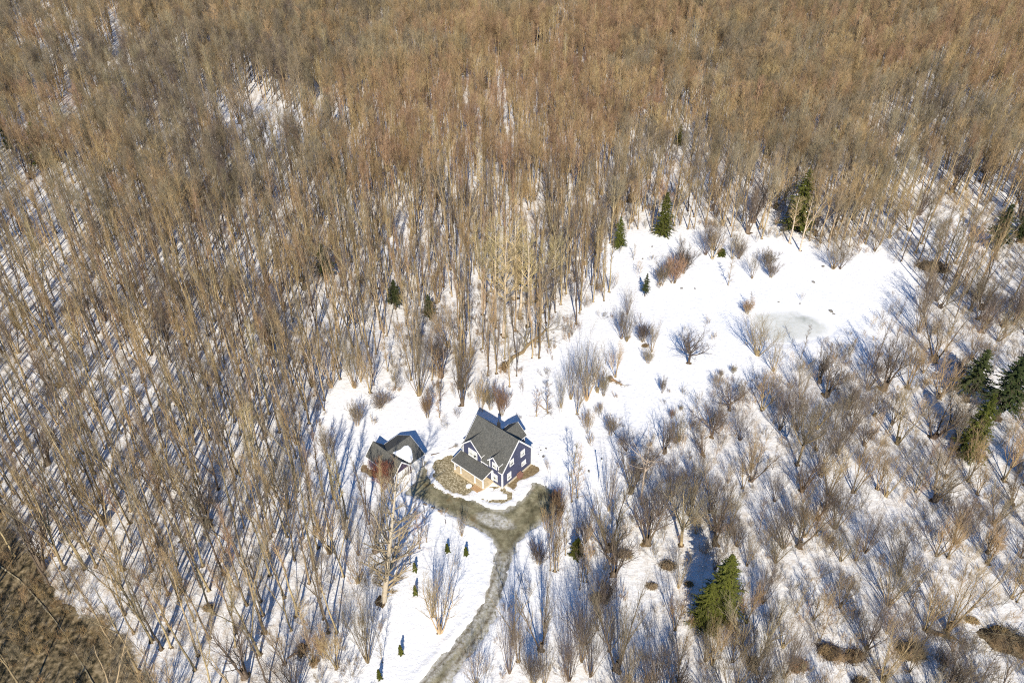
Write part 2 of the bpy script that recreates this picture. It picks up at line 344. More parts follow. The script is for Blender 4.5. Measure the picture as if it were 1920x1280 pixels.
class MB:                         # collects boxes, prisms and slabs into ONE mesh
    def __init__(s): s.v = []; s.q = []; s.t = []; s.f = []
    def face(s, idx): s.f.append(tuple(idx))
    def prism(s, poly, off):
        """closed prism: polygon (list of 3-d points) pushed along vector off"""
        b = len(s.v); n = len(poly); off = Vector(off)
        for p in poly: s.v.append(tuple(p))
        for p in poly: s.v.append(tuple(Vector(p) + off))
        nrm = Vector((0, 0, 0))
        for i in range(n):
            a, c = Vector(poly[i]), Vector(poly[(i + 1) % n]); nrm += a.cross(c)
        flip = nrm.dot(off) > 0
        a = list(range(b, b + n)); c = list(range(b + n, b + 2 * n))
        s.f.append(tuple(reversed(a)) if flip else tuple(a)); s.f.append(tuple(c) if flip else tuple(reversed(c)))
        for i in range(n):
            j = (i + 1) % n; q = (a[i], a[j], c[j], c[i]); s.f.append(q if flip else tuple(reversed(q)))
        return s
    def box(s, x0, x1, y0, y1, z0, z1):
        return s.prism([(x0, y0, z0), (x1, y0, z0), (x1, y1, z0), (x0, y1, z0)], (0, 0, z1 - z0))
    def bar(s, p, q, wdt, hgt):
        """straight board from p to q, width sideways, height down"""
        p, q = Vector(p), Vector(q); d = (q - p).normalized(); sd = d.cross(Vector((0, 0, 1)))
        if sd.length < 1e-4: sd = Vector((1, 0, 0))
        sd = sd.normalized() * wdt / 2; up = sd.cross(d).normalized() * hgt
        return s.prism([p - sd, p + sd, p + sd - up, p - sd - up], q - p)
    def build(s, name, m, parent=None):
        me = bpy.data.meshes.new(name); me.from_pydata(s.v, [], s.f); me.update(); me.materials.append(m)
        return link(name, me, parent)

def tubes_mesh(groups):
    """groups: list of (P (B,n,3), R (B,n), k) -> V, Q"""
    Vs, Qs, off = [], [], 0
    for P, R, k in groups:
        B, n = P.shape[:2]
        if B == 0: continue
        d = P[:, -1] - P[:, 0]; d /= np.linalg.norm(d, axis=1, keepdims=True) + 1e-9
        ref = np.where(np.abs(d[:, 2:3]) > 0.9, np.array([[1., 0, 0]]), np.array([[0, 0, 1.]]))
        u = np.cross(d, ref); u /= np.linalg.norm(u, axis=1, keepdims=True) + 1e-9; v = np.cross(d, u)
        a = np.arange(k) * 2 * np.pi / k
        ring = np.cos(a)[None, :, None] * u[:, None, :] + np.sin(a)[None, :, None] * v[:, None, :]
        W = P[:, :, None, :] + R[:, :, None, None] * ring[:, None, :, :]
        Vs.append(W.reshape(-1, 3))
        i = np.arange(B)[:, None, None] * n * k + np.arange(n - 1)[None, :, None] * k
        j = np.arange(k)[None, None, :]; j2 = (j + 1) % k
        q = np.stack([i + j, i + j2, i + k + j2, i + k + j], -1) + off
        Qs.append(q.reshape(-1, 4)); off += B * n * k
    return np.concatenate(Vs), np.concatenate(Qs)

# ------------------------------------------------------------------ growing trees
def nrm(a): return a / (np.linalg.norm(a, axis=-1, keepdims=True) + 1e-9)
def grow(r, P, R, m, t0, t1, ang, length, up, npt, wig, rmul=0.6, rtip=0.35, rmax=9, rmin=0.006):
    """m children on each parent branch; length(t, parent length) in metres"""
    B, n = P.shape[:2]
    t = t0 + (t1 - t0) * ((np.arange(m)[None] + r.random((B, m))) / m)
    f = t * (n - 1); i = np.minimum(f.astype(int), n - 2); fr = (f - i)[..., None]
    bi = np.arange(B)[:, None]
    pos = P[bi, i] * (1 - fr) + P[bi, i + 1] * fr; tan = nrm(P[bi, i + 1] - P[bi, i])
    rr = R[bi, i] * (1 - fr[..., 0]) + R[bi, i + 1] * fr[..., 0]
    L = np.linalg.norm(P[:, 1:] - P[:, :-1], axis=2).sum(1)[:, None]
    az = (np.arange(m)[None] * 2.399 + r.random((B, 1)) * 6.28 + r.normal(0, 0.5, (B, m)))
    ref = np.where(np.abs(tan[..., 2:3]) > 0.95, np.array([1., 0, 0]), np.array([0, 0, 1.]))
    u = nrm(np.cross(tan, ref)); v = np.cross(tan, u)
    pp = np.cos(az)[..., None] * u + np.sin(az)[..., None] * v
    a = rad(ang[0]) + (rad(ang[1]) - rad(ang[0])) * r.random((B, m))
    d = np.cos(a)[..., None] * tan + np.sin(a)[..., None] * pp
    ln = length(t, L) * (0.7 + 0.6 * r.random((B, m)))
    d = d.reshape(-1, 3); p = pos.reshape(-1, 3); ln = ln.reshape(-1)
    r0 = np.clip(rr.reshape(-1) * rmul, rmin, rmax)
    out = [p]; step = (ln / (npt - 1))[:, None]
    for s in range(npt - 1):
        d = nrm(d + np.array([0, 0, up / (npt - 1)]) + r.normal(0, wig, d.shape)); p = p + d * step; out.append(p)
    PP = np.stack(out, 1); tt = np.linspace(0, 1, npt)[None]
    return PP, r0[:, None] * (1 - (1 - rtip) * tt)

def trunk_path(r, h, r0, npt=10, lean=(0, 0), wob=0.015, flare=1.7, tip=0.12):
    t = np.linspace(0, 1, npt); x = lean[0] * h * t ** 1.3; y = lean[1] * h * t ** 1.3
    x = x + np.cumsum(r.normal(0, wob * h / npt * 2, npt)) * (t > 0); y = y + np.cumsum(r.normal(0, wob * h / npt * 2, npt)) * (t > 0)
    P = np.stack([x - x[0], y - y[0], t * h], 1)
    P = np.insert(P, 1, P[0] + (P[1] - P[0]) * 0.12, 0); t = np.insert(t, 1, 0.12 * t[1])
    R = r0 * (1 - (1 - tip) * t); R[0] *= flare; R[1] *= 1.05
    P[0, 2] -= 0.4
    return P[None], R[None]

def hardwood(seed, h=20, r0=0.19, cb=0.45, cw=3.0, limbs=24, forks=0, ang=(22, 44), sub=7, tw=6, lean=(0, 0), upk=0.6, twr=0.0095, wob=0.015):
    r = np.random.default_rng(seed)
    TP, TR = trunk_path(r, h * (0.92 if forks else 1.0), r0, lean=lean, wob=wob)
    wood = [(TP, TR, 6)]
    stemsP, stemsR = TP, TR
    if forks:
        FP, FR = grow(r, TP, TR, forks, cb * 0.75, cb * 1.15, (14, 26), lambda t, L: L * (1 - t) * 1.05, 0.35, TP.shape[1], 0.03, 0.72, 0.12)
        wood.append((FP, FR, 5)); stemsP = np.concatenate([TP, FP]); stemsR = np.concatenate([TR, FR])
    m = max(6, int(limbs / (1 + forks * 0.8)))
    LP, LR = [], []
    a, b_ = grow(r, TP, TR, m, cb, 0.97, ang, lambda t, L: cw * (1.3 - 0.85 * t) * np.sqrt(np.clip((t - cb) / 0.16, 0.3, 1)), upk, 6, 0.06, 0.62, 0.3, rmin=0.022)
    LP.append(a); LR.append(b_)
    if forks:
        a, b_ = grow(r, FP, FR, m, 0.3, 0.97, ang, lambda t, L: cw * (1.1 - 0.6 * t), upk, 6, 0.06, 0.62, 0.3, rmin=0.022); LP.append(a); LR.append(b_)
    LP = np.concatenate(LP); LR = np.concatenate(LR)
    # a few dead stubs lower on the bole
    DP, DR = grow(r, TP, TR, 5, cb * 0.45, cb, (50, 85), lambda t, L: 1.3 + 0 * t, 0.1, 4, 0.1, 0.22, 0.3)
    SP_, SR = grow(r, LP, LR, sub, 0.18, 0.98, (20, 44), lambda t, L: L * (0.52 - 0.25 * t), 0.5, 4, 0.08, 0.62, 0.45, rmin=twr * 1.4)
    TwP, TwR = grow(r, SP_, SR, tw, 0.12, 1.0, (15, 42), lambda t, L: 0.3 + L * 0.5, 0.35, 2, 0.10, 0.6, 0.35, rmax=twr, rmin=twr * 0.7)
    D2, D2R = grow(r, DP, DR, 4, 0.2, 1, (25, 60), lambda t, L: 0.5 + 0 * t, 0.1, 2, 0.1, 0.6, 0.4, rmin=twr * 0.7)
    return wood, [(LP, LR, 4), (DP, DR, 3), (SP_, SR, 3), (TwP, TwR, 3), (D2, D2R, 3)]

def multistem(seed, h=10, n=8, spread=22, r0=0.07, dens=1.0, bend=0.5, twr=0.0075, cb=0.25, fat=False):
    r = np.random.default_rng(seed); S, SR = [], []
    for i in range(n):
        az = i * 2.4 + r.random(); a = rad(spread * (0.2 + 0.8 * r.random())); hh = h * (0.62 + 0.4 * r.random())
        t = np.linspace(0, 1, 8); out = np.tan(a) * hh * (t ** (0.85))
        P = np.stack([np.cos(az) * (0.15 + out), np.sin(az) * (0.15 + out), t * hh], 1) + np.cumsum(r.normal(0, 0.019 * h, (8, 3)), 0) * t[:, None]
        P[0, 2] = -0.3
        rr = r0 * (0.6 + 0.6 * r.random()) * (1 - 0.85 * t); rr[0] *= 1.5
        S.append(P); SR.append(rr)
    S = np.stack(S); SR = np.stack(SR); wood = [(S, SR, 5)]
    if fat:
        TP, TR = trunk_path(r, h * 0.14, r0 * 3.4, npt=4, flare=1.35, tip=0.75); wood.append((TP, TR, 8))
    LP, LR = grow(r, S, SR, int(8 * dens) + 2, cb, 0.97, (16, 38), lambda t, L: L * (0.36 - 0.18 * t), bend, 5, 0.06, 0.62, 0.35, rmin=twr * 1.7)
    BP, BR = grow(r, LP, LR, 5, 0.15, 0.98, (18, 42), lambda t, L: L * 0.42, 0.35, 3, 0.08, 0.62, 0.5, rmin=twr * 1.2)
    TwP, TwR = grow(r, BP, BR, int(3 * dens) + 1, 0.1, 1.0, (16, 42), lambda t, L: 0.16 + L * 0.45, 0.25, 2, 0.1, 0.7, 0.35, rmax=twr, rmin=twr * 0.6)
    return wood, [(LP, LR, 3), (BP, BR, 3), (TwP, TwR, 3)]

def spreading(seed, h=7, w_=4.2, r0=0.2, fork=0.25, limbs=12, droop=0.0, twr=0.010, ang=(35, 78)):
    r = np.random.default_rng(seed)
    TP, TR = trunk_path(r, h * max(fork, 0.12) * 1.25, r0, npt=6, wob=0.04, flare=1.6, tip=0.7)
    LP, LR = grow(r, TP, TR, limbs, 0.72, 1.0, ang, lambda t, L: w_ * (0.85 + 0.3 * t), 0.75 - droop, 8, 0.10, 0.62, 0.22)
    L2, L2R = grow(r, LP, LR, 6, 0.2, 0.95, (25, 60), lambda t, L: L * (0.6 - 0.3 * t), 0.5 - droop, 6, 0.12, 0.62, 0.3)
    L3, L3R = grow(r, L2, L2R, 6, 0.15, 0.97, (25, 60), lambda t, L: L * 0.42, 0.25 - droop * 0.5, 4, 0.13, 0.6, 0.4, rmin=twr)
    T_, TwR = grow(r, L3, L3R, 6, 0.1, 1.0, (20, 60), lambda t, L: 0.22 + L * 0.35, 0.2, 2, 0.12, 0.6, 0.4, rmax=twr, rmin=twr * 0.65)
    return [(TP, TR, 8), (LP, LR, 5)], [(L2, L2R, 4), (L3, L3R, 3), (T_, TwR, 3)]

def conifer(seed, h=14, w_=3.0, dens=1.0, gap=0.0, base=0.06):
    """spruce: tapered stem, drooping whorled boughs clothed in short needle sprays"""
    r = np.random.default_rng(seed)
    TP, TR = trunk_path(r, h, 0.012 * h + 0.03, npt=8, wob=0.006, tip=0.06)
    nb = int(h * 15 * dens) + 14
    t = base + (1 - base) * (np.arange(nb) + r.random(nb)) / nb
    ln = w_ * (1.0 - t) ** 0.8 * (0.72 + 0.42 * r.random(nb)) * (1 + 0.22 * np.sin(t * 22 + seed)) + 0.12
    ln *= np.where(r.random(nb) < gap, 0.3, 1)
    az = np.arange(nb) * 2.399 + r.normal(0, 0.3, nb); n = 5; s = np.linspace(0, 1, n)[None]
    z0 = t * h; x = ln[:, None] * s; dz = ln[:, None] * (0.10 * s - 0.48 * s ** 1.6 * (1 - 0.7 * t[:, None]) + 0.10 * s ** 4)
    i = np.clip((t * (TP.shape[1] - 1)).astype(int), 0, TP.shape[1] - 1)
    P = np.stack([np.cos(az)[:, None] * x, np.sin(az)[:, None] * x, z0[:, None] + dz], 2)
    P[..., :2] += TP[0, i][:, None, :2]
    R = np.clip(0.012 * h * (1 - t), 0.02, 0.09)[:, None] * 0.35 * (1 - 0.7 * s)
    # sprays: small narrow leaf-sized faces set all along each bough
    ns = 26; tt = (np.arange(ns)[None] + r.random((nb, ns))) / ns; keep = tt > 0.1
    f = tt * (n - 1); k = np.minimum(f.astype(int), n - 2); fr = (f - k)[..., None]; bi = np.arange(nb)[:, None]
    pos = P[bi, k] * (1 - fr) + P[bi, k + 1] * fr; tan = nrm(P[bi, k + 1] - P[bi, k])
    side = nrm(np.cross(tan, np.array([0, 0, 1.]))) * np.where(r.random((nb, ns)) < 0.5, -1, 1)[..., None]
    d = nrm(tan * (0.5 + 0.6 * r.random((nb, ns, 1))) + side * (0.9 * r.random((nb, ns, 1)) + 0.15) + np.array([0, 0, -0.35]) * r.random((nb, ns, 1)) + r.normal(0, 0.22, (nb, ns, 3)))
    L = (0.14 + 0.30 * np.minimum(ln, 2.2)[:, None] * (1.08 - tt)) * (0.7 + 0.6 * r.random((nb, ns)))
    W = 0.05 + 0.24 * L
    wv = nrm(np.cross(d, nrm(np.array([0, 0, 1.]) + r.normal(0, 0.5, (nb, ns, 3)))))
    pos, d, L, W, wv = (a[keep] for a in (pos, d, L, W, wv))
    sag = np.array([0, 0, -1.]) * (L * 0.15)[:, None]
    A = pos; Bq = pos + d * (L * 0.45)[:, None] + wv * (W * 0.5)[:, None]; Cq = pos + d * L[:, None] + sag; Dq = pos + d * (L * 0.45)[:, None] - wv * (W * 0.5)[:, None]
    V = np.stack([A, Bq, Cq, Dq], 1).reshape(-1, 3); Q = np.arange(len(V)).reshape(-1, 4)
    return (TP, TR), (P, R), V, Q

LIB = {}
def add_lib(key, wood, crown, mw, mc, extra=None):
    Vw, Qw = tubes_mesh(wood); nq = len(Qw)
    rr = float(np.max(wood[0][1][:, 0])) * (0.85 if wood[0][0].shape[0] == 1 else 1.8)      # melted ring of soil and leaves round the foot
    if key[:2] not in ('bu', 'ru', 'yo'):
        q = np.random.default_rng(len(LIB)); a_ = np.arange(12) * math.pi / 6; k_ = 1 + 0.25 * q.normal(size=12)
        ring_ = [np.stack([rr * f * k_ * np.cos(a_), rr * f * k_ * np.sin(a_) - rr * 0.3, np.full(12, z_)], 1) for f, z_ in ((1.7, -0.10), (1.45, 0.06), (0.5, 0.12))]
        n_ = len(Vw); Vw = np.concatenate([Vw] + ring_)
        Qw = np.concatenate([Qw, np.array([(n_ + j * 12 + i, n_ + j * 12 + (i + 1) % 12, n_ + (j + 1) * 12 + (i + 1) % 12, n_ + (j + 1) * 12 + i) for j in range(2) for i in range(12)])])
    wi = np.where(np.arange(len(Qw)) < nq, 0, 1)
    Vc, Qc = tubes_mesh(crown)
    if extra is not None:
        Vn, Qn, mn = extra
        Vc2 = np.concatenate([Vc, Vn]); Qc2 = np.concatenate([Qc, Qn + len(Vc)]); ci = np.concatenate([np.zeros(len(Qc)), np.ones(len(Qn))]); cm = [M[mc], M[mn]]
    else: Vc2, Qc2, ci, cm = Vc, Qc, np.zeros(len(Qc)), [M[mc]]
    trunk = mesh_from('trunk', Vw, Qw, mats=[M[mw], M['duff']], mi=wi, smooth=True)
    crown_ = mesh_from('crown', Vc2, Qc2, mats=cm, mi=ci)
    allm = mesh_from('tree', np.concatenate([Vw, Vc2]), np.concatenate([Qw, Qc2 + len(Vw)]), mats=[M[mw], M['duff']] + cm, mi=np.concatenate([wi, ci + 2]))
    z = Vc2[:, 2]; hh = float(z.max()); ww = float(np.percentile(np.hypot(Vc2[:, 0] - np.median(Vc2[:, 0]), Vc2[:, 1] - np.median(Vc2[:, 1])), 95)) * 2
    LIB[key] = dict(trunk=trunk, crown=crown_, all=allm, h=hh, w=ww, col=mc)

HW = []   # forest hardwoods
spec = [('grey', 'bark', 0, 0.46, 2.9), ('tan', 'bark', 1, 0.42, 3.1), ('tan', 'bark', 0, 0.50, 2.7), ('red', 'bark', 2, 0.48, 3.0), ('olive', 'bark', 0, 0.44, 2.8),
        ('grey', 'barkdark', 1, 0.40, 3.3), ('purple', 'barkdark', 0, 0.52, 3.0), ('tan', 'bark', 2, 0.38, 3.4), ('red', 'bark', 0, 0.5, 2.6), ('olive', 'bark', 1, 0.42, 3.0)]
for i, (mc, mw, fk, cb, cw) in enumerate(spec):
    wd, cr = hardwood(100 + i, h=20 + (i % 3) * 1.5, cb=cb + 0.10, cw=cw * 1.22, forks=fk, limbs=26, r0=0.15 + 0.03 * (i % 3), lean=(0.02 * math.sin(i * 2), 0.02 * math.cos(i * 3)))
    add_lib('hw%d' % i, wd, cr, mw, mc); HW.append('hw%d' % i)
NR = []   # slimmer, finer twigged trees of the near woods, branches sweeping steeply up
for i, (mc, mw, fk, cb, cw) in enumerate([('tan', 'bark', 0, 0.45, 2.5), ('grey', 'bark', 1, 0.38, 2.4), ('purple', 'bark', 0, 0.5, 2.7), ('grey', 'bark', 2, 0.36, 2.3), ('tan', 'bark', 1, 0.42, 2.2), ('red', 'bark', 0, 0.48, 2.5),
                                          ('grey', 'barkdark', 0, 0.42, 2.8), ('olive', 'bark', 1, 0.46, 2.3), ('purple', 'barkdark', 2, 0.34, 2.5), ('tan', 'bark', 0, 0.55, 2.3)]):
    wd, cr = hardwood(160 + i, h=19 + (i % 4), cb=cb, cw=cw, forks=fk, limbs=21, r0=0.15 + 0.02 * (i % 4), ang=(13, 34), upk=0.75, sub=7, tw=5, twr=0.0062, lean=(0.03 * math.sin(i * 2.3), 0.03 * math.cos(i * 3.1)), wob=0.022)
    add_lib('nr%d' % i, wd, cr, mw, mc); NR.append('nr%d' % i)
MS = []   # multi-stemmed
spec = [('grey', 'bark', 8, 20, 0.085, 1.0, False), ('purple', 'barkdark', 12, 24, 0.07, 1.0, False), ('tan', 'bark', 6, 18, 0.10, 1.2, True), ('grey', 'bark', 14, 27, 0.075, 0.9, True),
        ('red', 'bark', 7, 20, 0.08, 1.1, False), ('purple', 'barkdark', 5, 17, 0.14, 1.3, True), ('grey', 'barkdark', 4, 26, 0.16, 1.6, True), ('tan', 'bark', 3, 15, 0.14, 1.8, False)]
for i, (mc, mw, n_, sp, r0, dn, fat) in enumerate(spec):
    wd, cr = multistem(200 + i, 11, n_, sp, r0, dn, fat=fat); add_lib('ms%d' % i, wd, cr, mw, mc); MS.append('ms%d' % i)
for i, (mc, fk, w_, dr) in enumerate([('purple', 0.25, 3.6, 0.0), ('grey', 0.3, 3.9, 0.1), ('purple', 0.16, 3.4, 0.15), ('grey', 0.35, 3.6, 0.0)]):
    wd, cr = spreading(300 + i, 7, w_, 0.2, fk, 9, dr); add_lib('sp%d' % i, wd, cr, 'barkdark' if mc == 'purple' else 'bark', mc)
wd, cr = spreading(340, 10, 3.9, 0.17, 0.72, 13, 0.55, ang=(30, 95)); add_lib('umb', wd, cr, 'barkpale', 'purple')      # long pale bole, umbrella crown
for i in range(3):                # golden poplars
    wd, cr = hardwood(400 + i, h=22, r0=0.24, cb=0.42, cw=3.6, limbs=24, forks=i % 2, ang=(30, 52), upk=0.7, twr=0.012); add_lib('pop%d' % i, wd, cr, 'barkpale', 'gold')
wd, cr = hardwood(433, h=29, r0=0.38, cb=0.15, cw=4.6, limbs=40, forks=0, ang=(35, 72), upk=0.7, sub=9, tw=6, wob=0.004, twr=0.011); add_lib('bigpop', wd, cr, 'barkpale', 'grey')
for i, mc in enumerate(['grey', 'tan', 'red', 'purple']):      # thin saplings
    wd, cr = hardwood(500 + i, h=8, r0=0.05, cb=0.2, cw=1.3, limbs=14, sub=5, tw=4, ang=(18, 38), twr=0.011); add_lib('sap%d' % i, wd, cr, 'bark', mc)
for i, (mc, n_, sp) in enumerate([('grey', 14, 24), ('red', 16, 20), ('purple', 20, 30), ('tan', 10, 26)]):     # low bushes
    wd, cr = multistem(600 + i, 3.2, n_, sp, 0.022, 0.8, twr=0.009, cb=0.2); add_lib('bu%d' % i, wd, cr, 'bark', mc)
for i, (h_, w_, gp, mn) in enumerate([(15, 3.7, 0.0, 'needle'), (14, 2.3, 0.1, 'needle'), (16, 3.2, 0.35, 'needledark'), (15, 3.1, 0.4, 'needledark')]):
    (TP, TR), (BP, BR), Vn, Qn = conifer(700 + i, h_, w_, 1.15 if i == 0 else 0.9, gp, 0.05 if i < 2 else 0.22)
    add_lib('con%d' % i, [(TP, TR, 6)], [(BP, BR, 3)], 'barkdark', 'barkdark', (Vn, Qn, mn))
(TP, TR), (BP, BR), Vn, Qn = conifer(740, 2.2, 0.62, 2.2, 0, 0.08)
add_lib('young', [(TP, TR, 5)], [(BP, BR, 3)], 'barkdark', 'barkdark', (Vn, Qn, 'needle'))

# ------------------------------------------------------------------ terrain
def axis(segs):
    a = [segs[0][0]]
    for x0, x1, s in segs:
        n = max(1, int(round((x1 - x0) / s))); a += list(np.linspace(x0, x1, n + 1)[1:])
    return np.array(a)
def grid_mesh(name, xs, ys, zf, mat, attrs=None, keep=None):
    X, Y = np.meshgrid(xs, ys); Z = zf(X, Y); nx, ny = len(xs), len(ys)
    V = np.stack([X, Y, Z], -1).reshape(-1, 3)
    i = (np.arange(ny - 1)[:, None] * nx + np.arange(nx - 1)[None]).ravel(); Q = np.stack([i, i + 1, i + nx + 1, i + nx], 1)
    A = {k: np.asarray(v(X, Y), np.float32).ravel() for k, v in (attrs or {}).items()}
    if keep is not None:
        kv = keep(X, Y).ravel(); kq = kv[Q].any(1); Q = Q[kq]; used = np.unique(Q); remap = np.full(len(V), -1); remap[used] = np.arange(len(used))
        V = V[used]; Q = remap[Q]; A = {k: a[used] for k, a in A.items()}
    me = mesh_from(name, V, Q, mats=[mat], smooth=True)
    for k, a in A.items():
        at_ = me.attributes.new(k, 'FLOAT', 'POINT'); at_.data.foreach_set('value', a)
    return me
def litter(x, y):
    d = sdist(OPEN, x, y)
    v = sstep(-d, -2, 12)
    for P in OPEN2: v = v * (1 - 0.8 * sstep(sdist(P, x, y), -5, 4))
    pxl = np.clip((-x - 20) / 40, 0, 1) * np.clip((110 - y) / 40, 0, 1)
    e = np.maximum.reduce([sstep(sdist(P, x, y), -1.2, 0.1) for P in (DRIVE, STRIP, GSTRIP)] + [1.6 * sstep(sdist(FIELD, x, y), -9, -0.5)])
    return np.clip(v * (0.78 + 0.38 * pxl + 0.25 * vnoise(x, y, 20, 12)) + 0.4 * e, 0, 1)
xs = axis([(-4000, -600, 400), (-600, -300, 25), (-300, -95, 2.4), (-95, -36, 0.6), (-36, 14, 0.33), (14, 90, 1.4), (90, 300, 2.8), (300, 600, 25), (600, 4000, 400)])
ys = axis([(-2000, -100, 300), (-100, 30, 13), (30, 58, 0.6), (58, 108, 0.33), (108, 190, 1.2), (190, 520, 3.5), (520, 900, 30), (900, 6000, 500)])
def bare(x, y):
    return np.clip(0.95 * sstep(sdist(FIELD, x, y) + 2.0 * vnoise(x, y, 5, 71), -7.5, 1.0) + 0.42 * sstep(sdist(DRIVE, x, y), -0.5, 0.2) + 0.22 * sstep(vnoise(x, y, 13, 72) - 0.012 * (sdist(OPEN, x, y) + 25) , 0.35, 0.7) * (np.hypot(x, y) < 180), 0, 1)
g = link('snow_ground', grid_mesh('snow_ground', xs, ys, ground_h, M['snow'], {'litter': litter, 'bare': bare}))
tag(g, 'bright snow covering the ground between the trees', kind='structure')

def bbox_axes(P, s, m=1.0):
    return np.arange(P[:, 0].min() - m, P[:, 0].max() + m, s), np.arange(P[:, 1].min() - m, P[:, 1].max() + m, s)
def sheet(name, P, z, mat, s=0.5, m=0.9, attrs=None, rel=None, lump=0.03):
    a, b_ = bbox_axes(P, s, m + 0.3)
    zf = (lambda x, y: z + lump * vnoise(x, y, 0.9, 21) + (rel(x, y) if rel else 0))
    me = grid_mesh(name, a, b_, zf, mat, attrs, keep=lambda x, y: sdist(P, x, y) > -m)
    return link(name, me)
def slush(x, y):
    cx, cy_ = at(928, 975); u = ((x - cx) * 0.93 + (y - cy_) * -0.36) / 3.6; v = ((x - cx) * 0.36 + (y - cy_) * 0.93) / 1.5
    a = 1 - sstep(np.hypot(u, v), 0.6, 1.15)
    d = sdist(DRIVE, x, y)
    e = (1 - sstep(d, 0.0, 1.0)) * 0.75
    lo = sstep(80.0 - y, 0, 4) * (1 - sstep(d, 0.6, 1.9)) * 1.0
    return np.clip(a + e + lo, 0, 1)
RUTS = [polyw([(945, 1040), (938, 1075), (925, 1115), (903, 1160), (873, 1205), (833, 1250), (785, 1305)]), polyw([(945, 1040), (948, 1012), (925, 985), (890, 962), (850, 938), (815, 915), (800, 893)]), polyw([(945, 1040), (952, 1010), (975, 980), (1005, 950), (1025, 930)])]
def rut(x, y):
    v = 0
    for k, P in enumerate(RUTS):
        best = np.full(np.shape(x), 1e9)
        for i in range(len(P) - 1):
            (x0, y0), (x1, y1) = P[i], P[i + 1]; dx, dy = x1 - x0, y1 - y0
            t = np.clip(((x - x0) * dx + (y - y0) * dy) / (dx * dx + dy * dy), 0, 1); best = np.minimum(best, np.hypot(x - x0 - t * dx, y - y0 - t * dy))
        v = np.maximum(v, np.exp(-((best - 0.8) / 0.27) ** 2) * (1.0 if k == 0 else 0.6))
    return v
tag(sheet('driveway', DRIVE, -0.13, M['drive'], 0.25, 0.8, {'slush': slush, 'rut': rut}), 'muddy olive gravel driveway curving from garage and house', kind='structure')
tag(sheet('stone_bed_ground', BEDL, -0.10, M['stones'], 0.3, 1.4), 'bed of tan round stones beside the porch', kind='structure')
tag(sheet('front_bed_ground', BEDR, -0.115, M['stones'], 0.3, 0.6), 'small stone bed in front of the house corner', kind='structure')
tag(sheet('foundation_ground', STRIP, -0.12, M['bedding'], 0.3, 0.5), 'bare brown soil strip along the gable wall', kind='structure')
tag(sheet('garage_ground', GSTRIP, -0.12, M['bedding'], 0.3, 0.5), 'bare yellowish soil strip along the garage', kind='structure')
tag(sheet('bare_field_ground', FIELD, -0.10, M['field'], 0.8, 2.5, rel=lambda x, y: 0.08 * vnoise(x, y, 5, 31)), 'dark olive dead grass ground in the lower left corner', kind='structure')
def thin(x, y):
    cx, cy_ = at(1508, 592); return np.clip(0.7 * np.exp(-(((x - cx) / 2.0) ** 2 + ((y - cy_) / 2.0) ** 2)) , 0, 1)
pz = float(0)
tag(sheet('frozen_pond', POND, -0.20, M['ice'], 0.8, 2.5, {'thin': thin, 'edge': lambda x, y: 1 - sstep(sdist(POND, x, y) + 0.9 * vnoise(x, y, 2.2, 81), 0.0, 2.4)}, lump=0.004), 'oval pond of grey green ice in the snowy clearing', kind='structure')
# pale worn edge of dead grass along the bare field
pts = [at(*p) for p in [(-60, 1020), (0, 1060), (36, 1085), (70, 1122), (100, 1158), (124, 1190), (140, 1222), (165, 1262), (200, 1330)]]
P3 = []
for i in range(len(pts) - 1):
    for s in np.linspace(0, 1, 8)[:-1]: P3.append(np.array(pts[i]) * (1 - s) + np.array(pts[i + 1]) * s)
P3 = np.array(P3); dd = np.gradient(P3, axis=0); nn = np.stack([-dd[:, 1], dd[:, 0]], 1); nn /= np.linalg.norm(nn, axis=1, keepdims=True)
wv = 0.13 + 0.10 * vnoise(P3[:, 0], P3[:, 1], 0.8, 4)
offs = np.array([-1.0, -0.4, 0.4, 1.0]); zz = np.array([-0.22, 0.03, 0.03, -0.22])
V = np.stack([np.concatenate([P3 + nn * (o * wv)[:, None], np.full((len(P3), 1), z_)], 1) for o, z_ in zip(offs, zz)], 1).reshape(-1, 3)
Q = [(i * 4 + j, i * 4 + j + 1, i * 4 + j + 5, i * 4 + j + 4) for i in range(len(P3) - 1) for j in range(3)]
M['straw'] = noisy('pale_dead_grass', (0.12, 0.10, 0.06), (0.42, 0.36, 0.24), 1.5, bumps=0.5)
tag(link('grass_verge', mesh_from('grass_verge', V, Q, mats=[M['straw']])), 'thin pale line of dead grass across the olive ground', kind='structure')

